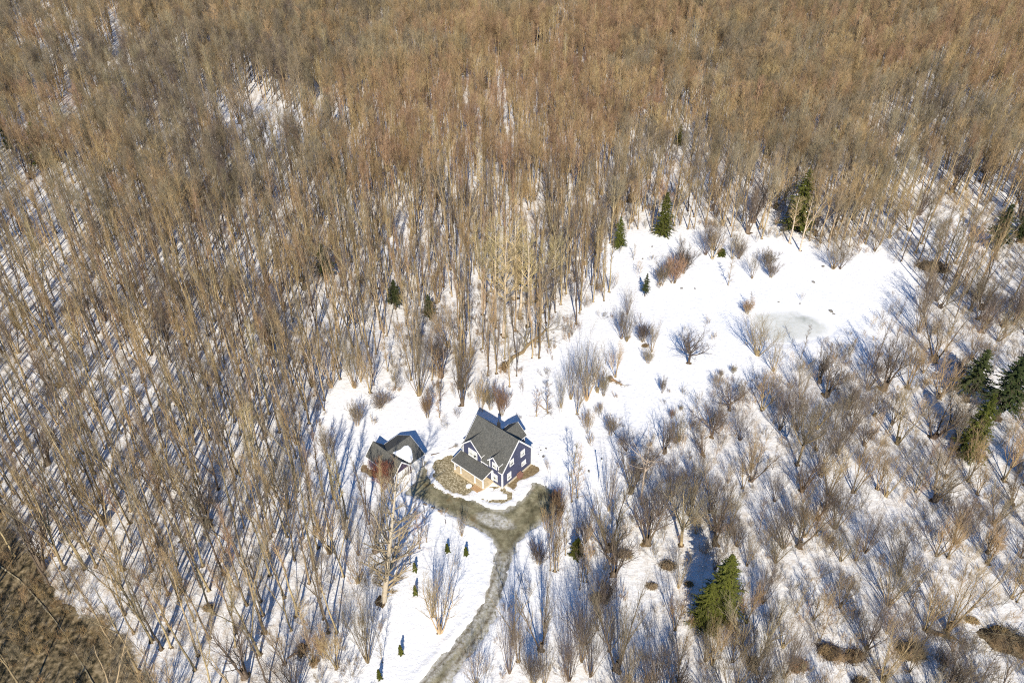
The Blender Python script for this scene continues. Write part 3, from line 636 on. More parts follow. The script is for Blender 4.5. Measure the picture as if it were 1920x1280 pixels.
# ------------------------------------------------------------------ house
def frame_of(px, py, ang): x, y = at(px, py); return (x, y, 0.0), rad(ang)
def window(parent, plane, c, wdt, z0, z1, ax, sashes=1):
    """ax 'x': wall faces -x (front); 'y': wall faces -y (gable). c = centre along the wall, plane = wall face"""
    f, p = MB(), MB()
    def bx(mb, a0, a1, zz0, zz1, d0, d1):
        if ax == 'x': mb.box(plane - d1, plane - d0, a0, a1, zz0, zz1)
        else: mb.box(a0, a1, plane - d1, plane - d0, zz0, zz1)
    t = 0.11
    a0, a1 = c - wdt / 2, c + wdt / 2
    bx(f, a0, a0 + t, z0, z1, 0.0, 0.07); bx(f, a1 - t, a1, z0, z1, 0.0, 0.07)
    bx(f, a0 + t, a1 - t, z1 - t, z1, 0.0, 0.07); bx(f, a0 - 0.04, a1 + 0.04, z0 - 0.06, z0 + t * 0.8, 0.073, 0.12); bx(f, a0 + t, a1 - t, z0, z0 + t * 0.8, 0.0, 0.07)
    zm = (z0 + z1) / 2; bx(f, a0 + t, a1 - t, zm - 0.035, zm + 0.035, 0.0, 0.055)
    for k in range(1, sashes):
        q = a0 + (a1 - a0) * k / sashes; bx(f, q - 0.07, q + 0.07, z0 + 0.1, zm - 0.04, 0.0, 0.062); bx(f, q - 0.07, q + 0.07, zm + 0.04, z1 - 0.12, 0.0, 0.062)
    fo = f.build('window', M['white'], parent)
    bx(p, a0 + t, a1 - t, z0 + 0.09, zm - 0.035, 0.004, 0.03); p.build('pane', M['pane'], fo)
    b_ = MB(); bx(b_, a0 + t, a1 - t, zm + 0.035, z1 - t, 0.004, 0.03); b_.build('pane', M['blind'], fo)
    return fo
hloc, hrot = frame_of(942, 916, 49)
H = thing('house', 'navy blue two storey house with white trim, grey shingle roof and front porch', 'house', hloc, hrot)
D, L, ZE, ZP, DP_ = 7.45, 8.8, 4.15, 8.5, 3.85
w_ = MB(); w_.prism([(0, 0, 0.25), (D, 0, 0.25), (D, 0, ZE), (DP_, 0, ZP - 0.05), (0, 0, ZE)], (0, L, 0)); w_.build('wall', M['navy'], H)
f_ = MB(); f_.box(-0.06, D + 0.06, -0.06, L + 0.06, -0.5, 0.28); f_.build('foundation', M['cream'], H)
SF = (ZP - ZE) / DP_; SB = (ZP - ZE) / (D - DP_)
def zf(d): return ZP - SF * (DP_ - d) if d < DP_ else ZP - SB * (d - DP_)
ro = MB(); o = 0.32
TH = (0, 0, -0.16)
SEG = [(-0.28, 0.62, -o), (0.62, 2.82, 0.06), (2.82, 4.5, -o), (4.5, 8.92, 0.06), (8.92, L + 0.28, -o)]
for a_, b_, e_ in SEG: ro.prism([(e_, a_, zf(e_) + .16), (DP_, a_, ZP + .16), (DP_, b_, ZP + .16), (e_, b_, zf(e_) + .16)], TH)
ro.prism([(DP_, -0.28, ZP + .16), (D + o, -0.28, zf(D + o) + .16), (D + o, L + 0.28, zf(D + o) + .16), (DP_, L + 0.28, ZP + .16)], TH)
roof = ro.build('roof', M['shingle'], H)
tr = MB()                                        # white rakes, eaves and corner boards
for y in (-0.31, L + 0.31):
    tr.bar((-o, y, zf(-o) + .155), (DP_, y, ZP + .155), 0.06, 0.26); tr.bar((DP_, y, ZP + .155), (D + o, y, zf(D + o) + .155), 0.06, 0.26)
for a_, b_, e_ in SEG[::2]: tr.bar((-o - 0.03, a_, zf(-o) + .13), (-o - 0.03, b_, zf(-o) + .13), 0.06, 0.18)
tr.bar((D + o + .03, -0.28, zf(D + o) + .13), (D + o + .03, L + 0.28, zf(D + o) + .13), 0.06, 0.18)
for x, y in ((-0.03, -0.03), (D + .03, -0.03), (-0.03, L + .03), (D + .03, L + .03)): tr.box(x - 0.11, x + 0.11, y - 0.11, y + 0.11, 0.26, ZE - 0.1)
tr.box(-0.03, 0.0, 1.98, 2.5, 0.5, 2.9)
tr.build('trim', M['white'], H)
def dormer(c, hw, ze, zr, face, back, name='dormer'):
    """gabled wall dormer: c centre along the house, half width, eave and ridge height; face = wall plane"""
    sgn = -1 if back else 1
    inner = lambda z: (DP_ - (ZP - z) / SF) if not back else (DP_ + (ZP - z) / SB)
    b = MB(); pen = [(face, c - hw, ZE - 1.0 if not back else ZE - 1.5), (face, c + hw, ZE - 1.0 if not back else ZE - 1.5), (face, c + hw, ze), (face, c, zr - 0.04), (face, c - hw, ze)]
    b.prism(pen, ((2.4 if not back else -2.2), 0, 0)); bo = b.build(name, M['navy'], H)
    sl_ = (zr - ze) / hw; oh = 0.28; fx = face - sgn * 0.3; r_ = MB(); t_ = MB()
    for s in (-1, 1):
        y1 = c + s * (hw + oh); z1 = ze - sl_ * oh
        r_.prism([(fx, y1, z1 + .1), (fx, c, zr + .1), (inner(zr) + sgn * .05, c, zr + .1), (inner(z1) + sgn * .05, y1, z1 + .1)], (0, 0, -0.12))
        t_.bar((fx - sgn * .03, y1, z1 + .11), (fx - sgn * .03, c, zr + .11), 0.05, 0.2)
        t_.bar((fx, y1 + s * .03, z1 + .09), (inner(z1), y1 + s * .03, z1 + .09), 0.05, 0.14)
        t_.box(min(face, face - sgn * .04), max(face, face - sgn * .04), c + s * hw - .09, c + s * hw + .09, (max(3.06, ze - 1.9) if not back else ZE - .2), ze - 0.05)
    r_.build('dormer_roof', M['shingle'], bo); t_.build('dormer_trim', M['white'], bo)
    return bo
dormer(6.72, 2.1, 5.0, 7.15, -0.035, False); dormer(1.72, 0.98, 5.35, 6.45, -0.04, False); dormer(3.45, 1.75, 5.9, 7.5, D + 0.15, True)
window(H, -0.035, 6.55, 2.0, 3.2, 4.8, 'x', 2)
window(H, -0.04, 1.62, 1.05, 3.85, 5.05, 'x'); window(H, 0.0, 1.58, 1.06, 1.0, 2.45, 'x')
window(H, 0.0, 5.15, 1.05, 3.9, 5.2, 'y'); window(H, 0.0, 5.45, 1.1, 1.5, 2.45, 'y'); window(H, 0.0, 2.35, 1.0, 3.85, 5.1, 'y'); window(H, 0.0, 1.7, 0.98, 1.05, 2.55, 'y')
pr = MB(); pr.prism([(-2.55, 2.2, 2.52), (-0.05, 2.2, 3.05), (-0.05, 9.3, 3.05), (-2.55, 9.3, 2.52)], (0, 0, -0.13)); po = pr.build('porch_roof', M['shingle'], H)
pt = MB(); pt.bar((-2.58, 2.2, 2.54), (-2.58, 9.3, 2.54), 0.05, 0.2); pt.bar((-2.55, 2.17, 2.53), (-0.05, 2.17, 3.06), 0.05, 0.18); pt.bar((-2.55, 9.33, 2.53), (-0.05, 9.33, 3.06), 0.05, 0.18)
pt.box(-2.34, -2.2, 2.3, 9.0, 2.2, 2.4); pt.build('porch_trim', M['white'], po)
dk = MB(); dk.box(-2.45, -0.06, 2.08, 8.95, 0.30, 0.46); dk.box(-2.40, -0.07, 2.12, 8.9, -0.4, 0.29); dk.build('porch_deck', M['deck'], H)
for y in (8.75, 7.35, 4.1, 2.25):
    p = MB(); p.box(-2.38, -2.20, y - .09, y + .09, 0.46, 2.198); p.box(-2.42, -2.16, y - .13, y + .13, 0.463, 0.62); p.build('porch_post', M['white'], H)
sp_ = MB(); sp_.box(-2.78, -2.46, 2.3, 4.0, 0.22, 0.33); sp_.box(-3.10, -2.783, 2.3, 4.0, 0.10, 0.20); sp_.box(-3.42, -3.103, 2.3, 4.0, -0.04, 0.07)
for y in (2.22, 4.02): sp_.prism([(-3.42, y, -0.3), (-2.46, y, -0.3), (-2.46, y, 0.24), (-3.42, y, -0.02)], (0, 0.06, 0))
sp_.build('porch_steps', M['steps'], H)
dr = MB(); dr.box(-0.055, -0.01, 4.2, 5.1, 0.47, 2.3); do = dr.build('front_door', M['white'], H)
dh = MB(); dh.box(-0.11, -0.057, 4.3, 4.36, 1.3, 1.45); dh.build('handle', M['darkmetal'], do)
window(H, 0.0, 6.6, 1.6, 1.0, 2.3, 'x', 2)
ch = MB(); ch.box(4.35, 4.75, 4.55, 5.0, 7.6, 8.95); cho = ch.build('chimney', M['darkmetal'], H)
cp = MB(); cp.prism([(4.55 + .07 * math.cos(a * math.pi / 4), 4.77 + .07 * math.sin(a * math.pi / 4), 8.95) for a in range(8)], (0, 0, 0.75)); cp.build('flue_pipe', M['darkmetal'], cho)
bh = MB(); bh.box(3.6, 4.5, -0.75, -0.07, -0.1, 0.55); bh.prism([(3.55, -0.8, 0.553), (4.55, -0.8, 0.553), (4.55, -0.07, 0.72), (3.55, -0.07, 0.72)], (0, 0, 0.04)); bh.build('cellar_hatch', M['brownbox'], H)
vt = MB(); vt.box(1.2, 1.55, -0.09, -0.062, 0.0, 0.18); vt.build('foundation_vent', M['darkmetal'], H)

# ------------------------------------------------------------------ garage
gloc, grot = frame_of(741, 909, 48)
G = thing('garage', 'plum grey garage with two crossing gables and snow patch on its roof', 'garage', gloc, grot)
gw = MB(); gw.prism([(0, 0, -0.3), (3.3, 0, -0.3), (3.3, 0, 2.5), (1.65, 0, 4.35), (0, 0, 2.5)], (0, 6.7, 0)); gw.build('wall', M['plum'], G)
gw2 = MB(); gw2.prism([(6.45, 0.02, -0.3), (6.45, 6.4, -0.3), (6.45, 6.4, 2.5), (6.45, 3.2, 4.45), (6.45, 0.02, 2.5)], (-3.2, 0, 0)); gw2.build('wing_wall', M['plum'], G)
r1 = MB(); SG = (4.35 - 2.5) / 1.65
for a, e in ((1.65, -0.3), (1.65, 3.6)):
    ze = 4.35 - SG * abs(a - e); r1.prism([(e, -0.3, ze + .13), (a, -0.3, 4.48), (a, 7.0, 4.48), (e, 7.0, ze + .13)], (0, 0, -0.13))
r1o = r1.build('roof', M['shingle'], G)
r2 = MB(); SW = (4.45 - 2.5) / 3.2; x1 = 6.75
for e in (-0.3, 6.7):
    ze = 4.45 - SW * abs(3.2 - e)
    inn = lambda z: 1.65 + max(0.0, (4.48 - z)) / SG
    r2.prism([(x1, e, ze + .15), (x1, 3.2, 4.60), (1.62, 3.2, 4.60), (inn(ze + .15), e, ze + .15)], (0, 0, -0.13))
r2o = r2.build('wing_roof', M['shingle'], G)
gt = MB()
for y in (-0.33, 7.03):
    gt.bar((-0.3, y, 4.35 - SG * 1.95 + .13), (1.65, y, 4.49), 0.06, 0.22); gt.bar((1.65, y, 4.49), (3.6, y, 4.35 - SG * 1.95 + .13), 0.06, 0.22)
gt.bar((-0.33, -0.3, 2.28), (-0.33, 7.0, 2.28), 0.06, 0.16)
for e, sg in ((-0.3, -1), (6.7, 1)):
    ze = 4.45 - SW * abs(3.2 - e) + .15; gt.bar((3.66, e + sg * .03, ze), (x1, e + sg * .03, ze), 0.05, 0.16); gt.bar((x1 + .03, e, ze), (x1 + .03, 3.2, 4.6), 0.05, 0.18)
for x in (0.0, 3.3, 6.42): gt.box(x - .1, x + .1, -0.05, 0.0 + .02, -0.2, 2.4)
gt.build('trim', M['white'], G)
for x0, x1_ in ((0.4, 2.95), (3.75, 6.1)):
    d_ = MB(); d_.box(x0, x1_, -0.07, -0.021, -0.1, 2.2)
    do = d_.build('garage_door', M['white'], G)
    l_ = MB()
    for k in range(1, 4): l_.box(x0 + .05, x1_ - .05, -0.085, -0.073, -0.1 + k * 0.57, -0.07 + k * 0.57)
    l_.build('panel_ribs', M['blind'], do)
# snow lying on the right slope of the wing
uv = [(0.05, 0.0), (0.12, 0.30), (0.30, 0.62), (0.55, 0.86), (0.72, 0.92), (0.86, 0.75), (0.95, 0.45), (1.0, 0.15), (0.93, 0.02)]
def onwing(d, n_, lift): return (d, n_, 4.60 - SW * (3.2 - n_) + lift)
ring = [(3.5, 0.0), (3.0, 0.9), (2.45, 1.9), (2.2, 2.6), (2.75, 2.55), (3.6, 2.35), (4.6, 2.45), (5.3, 2.2), (5.35, 1.5), (4.95, 0.8), (4.4, 0.15), (3.95, -0.1)]
cx, cy_ = 4.0, 1.3; V = []; F = []
for k, (lv, sc_) in enumerate(((0.004, 1.0), (0.10, 0.93), (0.17, 0.72), (0.19, 0.35))):
    for a, b_ in ring: V.append(onwing(cx + (a - cx) * sc_, cy_ + (b_ - cy_) * sc_, lv))
n_ = len(ring)
for k in range(3):
    for i in range(n_): j = (i + 1) % n_; F.append((k * n_ + i, k * n_ + j, (k + 1) * n_ + j, (k + 1) * n_ + i))
F.append(tuple(3 * n_ + i for i in range(n_)))
me = bpy.data.meshes.new('roof_snow'); me.from_pydata(V, [], F); me.materials.append(M['roofsnow']); me.update()
for p in me.polygons: p.use_smooth = True
so = link('roof_snow', me); so.location = gloc; so.rotation_euler = (0, 0, grot)
tag(so, 'wedge of white snow lying on the garage wing roof', 'snow patch')

# ------------------------------------------------------------------ trees placed one by one (photo pixel of foot, pixel row of top, form, width in pixels)
PLACED = []
def put(kind, key, px, py, top, wpx=None, label=None, cat=None, lean=(0, 0), z=None, rot=None):
    x, y = at(px, py)
    gz = float(ground_h(x, y)); x, y = at(px, py, gz)
    h = height_to(x, y, top) if top < py else 3.0
    slant = math.sqrt(x * x + y * y + CAMH ** 2); ppm = FPX / slant * 1.02
    wm = (wpx / ppm) if wpx else None
    PLACED.append(dict(kind=kind, key=key, x=x, y=y, z=gz, h=h, w=wm, px=px, py=py, label=label, cat=cat, lean=lean, rot=rot))
R_ = random.Random(5)
def pick(p, n): return '%s%d' % (p, R_.randrange(n))
# --- special ones
put('poplar_tree', 'bigpop', 719, 1126, 852, 100, 'tallest pale barked tree with thick trunk, in the snow below the garage', None, (0, 0.16), None, 0.0)
put('umbrella_tree', 'umb', 1203, 945, 804, 98, 'tree with long pale trunk and umbrella crown right of the white pole', 'bare tree')
put('multi_stem_tree', 'ms6', 1015, 1219, 1075, 62, 'forked tree with one low bent stem right of the driveway')
put('bare_tree', 'ms6', 1157, 1257, 1072, 112, 'wide bare tree with heavy low limb at bottom, left of big spruce')
put('spreading_tree', 'sp1', 1277, 1021, 905, 128, 'wide spreading bare tree with stout trunk above the big spruce')
put('spreading_tree', 'sp0', 1291, 680, 598, 92, 'round dark crowned small tree alone in the white clearing')
put('spreading_tree', 'ms3', 1420, 666, 572, 88, 'fan shaped many branched tree beside the frozen pond')
put('spreading_tree', 'sp2', 1335, 819, 750, 88, 'round dense tree at left edge of the right hand thicket')
put('spreading_tree', 'sp0', 1367, 769, 711, 78, 'dark round tree up the slope from its dense twin')
put('spreading_tree', 'sp3', 1495, 872, 745, 74, 'golden grey round crowned tree with yellowish trunk in right thicket')
put('sapling', 'sap0', 1403, 583, 545, 14, 'thin pale leaning trunk at upper left of the pond')
put('bush', 'bu1', 1401, 588, 556, 26, 'brown bush at the foot of the thin trunk by the pond')
for a in [(1345, 1157, 1040, 'con0', 76, 'largest dark green spruce, in the snow at lower right'), (1320, 1170, 1092, 'con0', 60, 'smaller spruce growing against the largest spruce'),
          (1812, 852, 738, 'con1', 52, 'tall narrow olive green spruce in the right hand woods'), (1812, 752, 655, 'con3', 48, 'dark pine at far right, left one of the pair'),
          (1868, 786, 662, 'con3', 62, 'dark ragged pine at the right edge of the photo'), (1862, 470, 378, 'con2', 70, 'dark conifer at right edge above the clearing'),
          (1905, 455, 385, 'con3', 50, 'second dark conifer at right edge above the clearing'),
          (1493, 432, 318, 'con1', 62, 'green conifer behind pale trees at top of the clearing'), (1243, 440, 360, 'con1', 36, 'narrow green spruce at the upper edge of the clearing'),
          (1160, 463, 405, 'con1', 28, 'small narrow spruce at upper left of the clearing'), (1273, 272, 232, 'con1', 26, 'lone small green conifer in the far reddish woods'),
          (612, 525, 455, 'con2', 40, 'dark green conifer among bare trees above the garage'), (742, 580, 525, 'con2', 30, 'thin green conifer among bare trees above the house'),
          (806, 600, 552, 'con2', 44, 'brownish green conifer half hidden behind bare trees above the house'),
          (26, 290, 226, 'con3', 52, 'leftmost of two green conifers near the left edge'), (84, 308, 230, 'con0', 50, 'right one of two green conifers near the left edge'),
          (230, 42, 12, 'con2', 34, 'far green conifer at top left'), (155, 60, 32, 'con2', 30, 'dark far conifer left of the far green one'), (45, 12, -16, 'con2', 46, 'dark conifer in the top left corner'),
          (95, 28, 4, 'con2', 26, 'small far conifer near the top left corner'), (138, 152, 128, 'con2', 24, 'small conifer beside the far pale gap in the woods')]:
    put('spruce_tree', a[3], a[0], a[1], a[2], a[4], a[5])
for px, py, tp, lb in [(839, 1034, 1018, 'knee high spruce nearest the driveway bend, left one'), (874, 1040, 1024, 'young spruce in snow just left of the driveway bend'), (778, 1070, 1054, 'young spruce beside the thin saplings below the garage'),
                       (779, 1114, 1097, 'young spruce in the middle of the white slope'), (752, 1226, 1208, 'young spruce low on the white slope'), (712, 1272, 1254, 'lowest young spruce at the bottom of the white slope')]:
    put('young_spruce', 'young', px, py, tp, 9, lb)
put('evergreen_bush', 'young', 1353, 479, 466, 18, 'small round evergreen bush in the clearing', 'evergreen bush')
put('evergreen_bush', 'young', 1081, 1040, 1010, 24, 'brownish juniper with blue shadow right of the driveway', 'evergreen bush')
put('evergreen_bush', 'con2', 1209, 556, 512, 16, 'green brown leaning evergreen at left edge of the clearing', 'evergreen bush')
for px, py, tp, k, wd_ in [(1017, 585, 425, 'pop1', 50), (992, 610, 425, 'pop0', 46), (945, 630, 440, 'pop2', 48), (930, 600, 405, 'pop0', 44), (965, 560, 400, 'pop2', 46), (905, 590, 430, 'pop1', 40),
                           (1040, 560, 440, 'pop0', 36), (975, 595, 450, 'pop2', 44), (1500, 470, 350, 'pop1', 40), (1560, 440, 320, 'pop2', 40), (780, 600, 500, 'pop1', 34), (1480, 455, 365, 'pop0', 34)]:
    put('poplar_tree', k, px, py, tp, wd_)
# --- multi-stemmed and other trees, read off the photo
ML = """1387 825 752 ms1 50|1429 767 676 ms7 50|1141 957 845 ms0 44|1101 812 765 bu3 26|1144 815 770 bu0 30|1100 750 604 ms3 72|1070 748 630 ms0 52|1052 764 690 ms0 36|1082 776 690 ms7 30|1154 706 622 ms7 32
1120 735 640 ms2 40|1410 877 790 ms2 44|1393 915 835 ms7 32|1365 905 850 ms0 36|1302 922 830 ms0 50|1260 930 850 ms1 60|1235 965 880 ms1 60|1290 965 885 ms3 60|1330 960 880 ms1 50|1214 1017 905 ms5 82|1340 1019 885 ms5 58
1370 985 900 ms0 50|1305 1000 940 ms7 26|1454 1054 980 ms3 66|1509 1005 925 ms7 42|1530 1004 948 ms7 32|1490 982 915 ms0 34|1452 940 862 ms1 44|1554 927 812 ms7 50|1547 956 870 ms2 36|1506 942 880 ms4 36
1462 805 690 ms1 60|1550 742 655 ms5 62|1532 804 735 ms2 46|1565 805 720 ms0 42|1597 810 690 ms1 56|1500 747 650 ms0 46|1600 922 800 ms7 44|1645 917 830 ms7 40|1661 930 830 ms2 44|1717 922 838 ms0 60
1772 897 815 ms2 44|1745 870 805 ms4 50|1832 927 850 ms7 36|1882 901 770 ms7 50|1815 902 790 ms7 44|1682 832 700 ms2 62|1657 730 590 ms5 66|1702 728 600 ms7 50|1760 747 640 ms2 60|1908 887 800 ms0 40
1622 1035 940 ms1 54|1604 1050 985 ms7 26|1575 1137 1058 ms6 56|1494 1147 1090 sap0 24|1526 1160 1098 ms7 36|1537 1200 1122 sap1 26|1666 1135 1018 ms3 84|1704 1132 1085 sap1 26|1695 1172 1110 sap0 24|1757 1040 948 ms7 44
1777 1045 965 ms7 36|1736 1182 1060 ms7 50|1776 1182 1005 ms2 74|1852 1057 970 ms7 44|1897 1120 1035 ms7 36|1907 1128 1060 sap1 30|1915 1045 960 ms1 60|1625 1215 1108 ms1 84|1662 1187 1120 ms4 44|1705 1259 1180 ms0 40
1762 1255 1205 bu2 30|1655 1277 1160 ms2 60|1470 1270 1140 ms1 62|1785 1220 1170 sap0 24|1795 1284 1240 bu0 40|1842 1272 1220 sap3 30|1912 1252 1215 sap2 20|1550 1022 993 bu1 18|1420 1290 1180 ms1 70|1385 1285 1190 ms0 60
672 1092 1000 ms2 52|689 1240 1085 ms3 72|825 1185 1040 ms2 76|811 1155 1065 ms7 34|866 1004 948 ms0 40|769 1057 985 sap0 24|787 1027 955 sap2 30|892 1282 1205 ms4 66|955 1260 1125 ms1 56|972 1240 1130 ms7 40
534 1244 1140 ms7 40|587 1242 1140 ms4 52|607 1232 1170 bu1 24|632 1251 1145 ms7 46|717 1241 1180 sap0 20|714 1184 1164 bu3 12|621 726 600 ms2 54|664 727 590 ms3 56|694 736 630 ms7 40|742 726 655 sap0 26|786 741 560 ms3 78
867 759 640 ms5 42|825 750 650 sap1 28|677 715 600 ms0 40|727 694 600 sap1 30|585 724 590 ms2 56|557 832 695 ms2 62|540 950 810 ms3 100|616 857 795 bu3 44|670 797 742 bu0 34|715 762 728 bu2 52|802 782 725 bu1 30|824 782 730 sap2 22
902 770 705 bu3 36|920 768 710 bu0 30|940 778 712 bu1 36|1006 780 728 sap2 24|1027 775 715 sap3 26|1132 742 688 bu0 24|1242 737 700 bu0 14|1260 784 762 bu1 13|1276 770 757 bu0 10|1374 700 681 bu0 14|1351 705 690 bu0 12
1215 681 648 bu0 24|1072 940 825 sap0 36|1082 932 830 sap2 30|1010 1056 1008 bu2 46|1032 1069 945 sap0 26|1046 1069 955 sap2 24|1040 1070 940 ms7 36|1087 1105 985 sap3 26|1094 1090 985 sap0 26|1100 1090 980 sap2 26|1060 1040 950 sap0 26
1272 1102 1036 ms0 48|1142 1220 1125 ms1 60|1067 1275 1130 ms1 64|1107 1267 1140 ms1 56|1090 1240 1120 ms0 50|1266 1180 1075 ms7 36|1274 1242 1150 ms7 34|1322 1240 1160 ms0 50|1352 1220 1150 ms4 40|1374 1239 1165 ms7 36|1335 1245 1150 ms2 44
1230 1275 1190 ms1 60|1180 1280 1170 ms0 50|1020 1285 1180 ms0 50|1000 1285 1200 bu2 40|1400 1165 1070 ms7 44|1430 1130 1040 ms1 50|1440 1190 1100 ms0 50|1400 1060 970 ms0 50|1120 1180 1100 ms1 56|1135 1130 1060 bu2 50
1176 590 530 ms0 36|1175 640 560 ms3 44|1205 640 590 bu2 40|1165 635 555 ms1 40|1222 660 580 ms0 36|1255 512 465 ms1 36|1280 512 445 bu2 44|1262 530 470 bu1 44|1240 535 485 bu0 34|1290 495 455 ms4 30|1188 487 455 sap0 18|1365 535 480 sap0 30
1410 522 455 ms0 36|1437 500 460 bu0 34|1445 520 480 bu2 26|1323 478 410 ms1 44|1335 485 420 ms7 34|1372 485 425 ms0 40|1385 485 440 bu2 30|1562 504 430 ms3 60|1575 504 450 ms1 40|1640 470 400 ms0 50|1340 470 400 ms1 50
705 1035 920 ms5 50|672 1040 950 ms0 44|738 1050 965 ms0 34|800 1015 960 sap0 22|650 1010 920 ms0 44|1046 985 915 bu1 30|1052 955 900 ms4 40|1030 1010 940 bu3 24"""
for s in ML.replace('\n', '|').split('|'):
    a = s.split()
    kd = {'ms': 'multi_stem_tree', 'sa': 'sapling', 'bu': 'bush'}[a[3][:2]]
    put(kd, a[3], float(a[0]), float(a[1]), float(a[2]), float(a[4]))
put('bush', 'bu1', 722, 915, 855, 46, 'reddish brown bush against the garage front'); PLACED[-1]['key'] = 'russet'
put('bush', 'bu1', 1043, 944, 912, 30, 'reddish bush at the right end of the gravel driveway'); PLACED[-1]['key'] = 'russet'
wd, cr = multistem(690, 5.5, 14, 20, 0.03, 1.1, twr=0.012, cb=0.15); add_lib('russet', wd, cr, 'russet', 'russet')
# forest-edge hardwoods seen singly on the left
for s in """534 1120|556 1152|490 1127|496 1187|487 1227|580 1092|589 1066|615 1185|632 1185|504 776|525 810|499 816|307 1040|315 1113|160 1065|104 1040|119 1065|158 1065|227 1105|234 1150|245 1130|285 1201|302 1216|320 1212|340 1110|336 1125|366 1255|370 1228|443 1185|463 1134|258 1258|181 1062|300 1027|222 1035|400 1150|392 1195|420 1075|380 1060""".split('|'):
    a = [float(v) for v in s.split()]
    PLACED.append(dict(kind='bare_tree', key=pick('nr', 10), x=at(*a)[0], y=at(*a)[1], z=0, h=17 + 6 * R_.random(), w=None, px=a[0], py=a[1], label=None, cat=None, lean=(0, 0), rot=None))
    PLACED[-1]['z'] = float(ground_h(PLACED[-1]['x'], PLACED[-1]['y']))

# ------------------------------------------------------------------ the woods: jittered grid, thinned where the photo shows snow
occ = np.array([(p['x'], p['y']) for p in PLACED])
WOODS = []
def fill():
    r = np.random.default_rng(77); sp = 2.95
    gx, gy = np.meshgrid(np.arange(-330, 330, sp), np.arange(36, 500, sp)); gx = gx + r.uniform(-.5, .5, gx.shape) * sp * 0.95; gy = gy + r.uniform(-.5, .5, gy.shape) * sp * 0.95
    x, y = gx.ravel(), gy.ravel(); px, py = proj(x, y, 0)
    half = 0.643 * (y * CP + 100 * SP) + 22
    k = np.abs(x) < half; x, y, px, py = x[k], y[k], px[k], py[k]
    d = sdist(OPEN, x, y); k = d < -1.0 + 0.0 * d
    x, y, px, py, d = x[k], y[k], px[k], py[k], d[k]
    for P in (FIELD, DRIVE):
        k = (sdist(P, x, y) < -0.5) | ((P is FIELD) & ((py > 1290) | (px < -15))); x, y, px, py, d = x[k], y[k], px[k], py[k], d[k]
    dens = np.full(len(x), 0.90)
    right = (px > 1000) & (py > 430)
    dens = np.where((px > 1150) & (py > 640), 0.20, dens); dens = np.where((px > 1050) & (py > 1050), 0.11, dens)
    dens = np.where((px > 1400) & (py > 380) & (py <= 640), 0.6, dens)
    dens = np.where((px < 640) & (py > 880), 0.85, dens); dens = np.where((px < 420) & (py > 1130), 0.6, dens)
    dens = np.where(py > 1285, 0.28, dens)
    dens = np.where((px < 640) & (py <= 880) & (py > 600), 0.95, dens)
    dens = np.where((px > 640) & (py > 1080) & (px < 1060), 0.04, dens)
    dens = np.where(y > 230, 0.85, dens)
    for P in OPEN2: dens = dens * (1 - 0.86 * sstep(sdist(P, x, y), -6, 3))
    cl = vnoise(x, y, 16, 41); dens = dens * np.clip(1 + 0.55 * cl, 0.25, 1.5)
    k = r.random(len(x)) < dens; x, y, px, py = x[k], y[k], px[k], py[k]
    for p in PLACED:                     # thin the trees that would hide the conifers
        if p['kind'] == 'spruce_tree':
            k = (np.abs(px - p['px']) < 16) & (py > p['py'] - 4) & (py < p['py'] + 130) & (r.random(len(x)) < 0.8)
            x, y, px, py = x[~k], y[~k], px[~k], py[~k]
    # keep clear of trees already placed
    dm = np.full(len(x), 1e9)
    for ox, oy in occ: dm = np.minimum(dm, np.hypot(x - ox, y - oy))
    k = dm > 2.2; x, y, px, py = x[k], y[k], px[k], py[k]
    z = ground_h(x, y); hue = 1.35 * vnoise(x, y, 38, 51) + 0.7 * vnoise(x, y, 13, 52)
    for i in range(len(x)):
        X, Y, PX, PY = x[i], y[i], px[i], py[i]; q = r.random(); rt = (PX > 1150 and PY > 560) or (PX > 1040 and PY > 980) or PY > 1285 and PX > 500
        edge = PY > 640
        if rt and q < 0.70: key = 'ms%d' % r.choice([0, 1, 1, 5, 6, 6, 5, 2]); kind = 'multi_stem_tree'; h = r.uniform(7, 14)
        elif rt and q < 0.93: key = 'sap%d' % r.integers(4); kind = 'sapling'; h = r.uniform(5, 9)
        elif not rt and q < 0.06: key = 'ms%d' % r.choice([2, 5, 7]); kind = 'multi_stem_tree'; h = r.uniform(12, 18)
        elif not rt and q < 0.14: key = 'sap%d' % r.integers(4); kind = 'sapling'; h = r.uniform(6, 11)
        else:
            kind = 'bare_tree'; h = 11 + 11 * r.beta(2.6, 1.9) if not rt else r.uniform(10, 14)
            red = hue[i] + (0.35 if PY < 620 and PX > 560 else -0.15) - (0.9 if PX < 420 and PY < 300 else 0) + r.normal(0, 0.2)
            if red > 0.45: key = r.choice(['hw3', 'hw8', 'hw1', 'hw2'])
            elif red > -0.1: key = r.choice(['hw1', 'hw2', 'hw7', 'hw4', 'hw9', 'hw0'])
            elif red > -0.7: key = r.choice(['hw0', 'hw4', 'hw9', 'hw5', 'hw7'])
            else: key = r.choice(['hw0', 'hw5', 'hw6', 'hw4'])
            if Y < 165 + 25 * hue[i]: key = 'nr%d' % r.integers(10)
            if r.random() < 0.015: key = 'pop%d' % r.integers(3)
        ln_ = 0.10 if kind == 'multi_stem_tree' else 0.035
        WOODS.append(dict(kind=kind, key=str(key), x=float(X), y=float(Y), z=float(z[i]), h=float(h), w=None, px=float(PX), py=float(PY), label=None, cat=None, lean=(r.normal(0, ln_), r.normal(0, ln_)), rot=None))
fill()
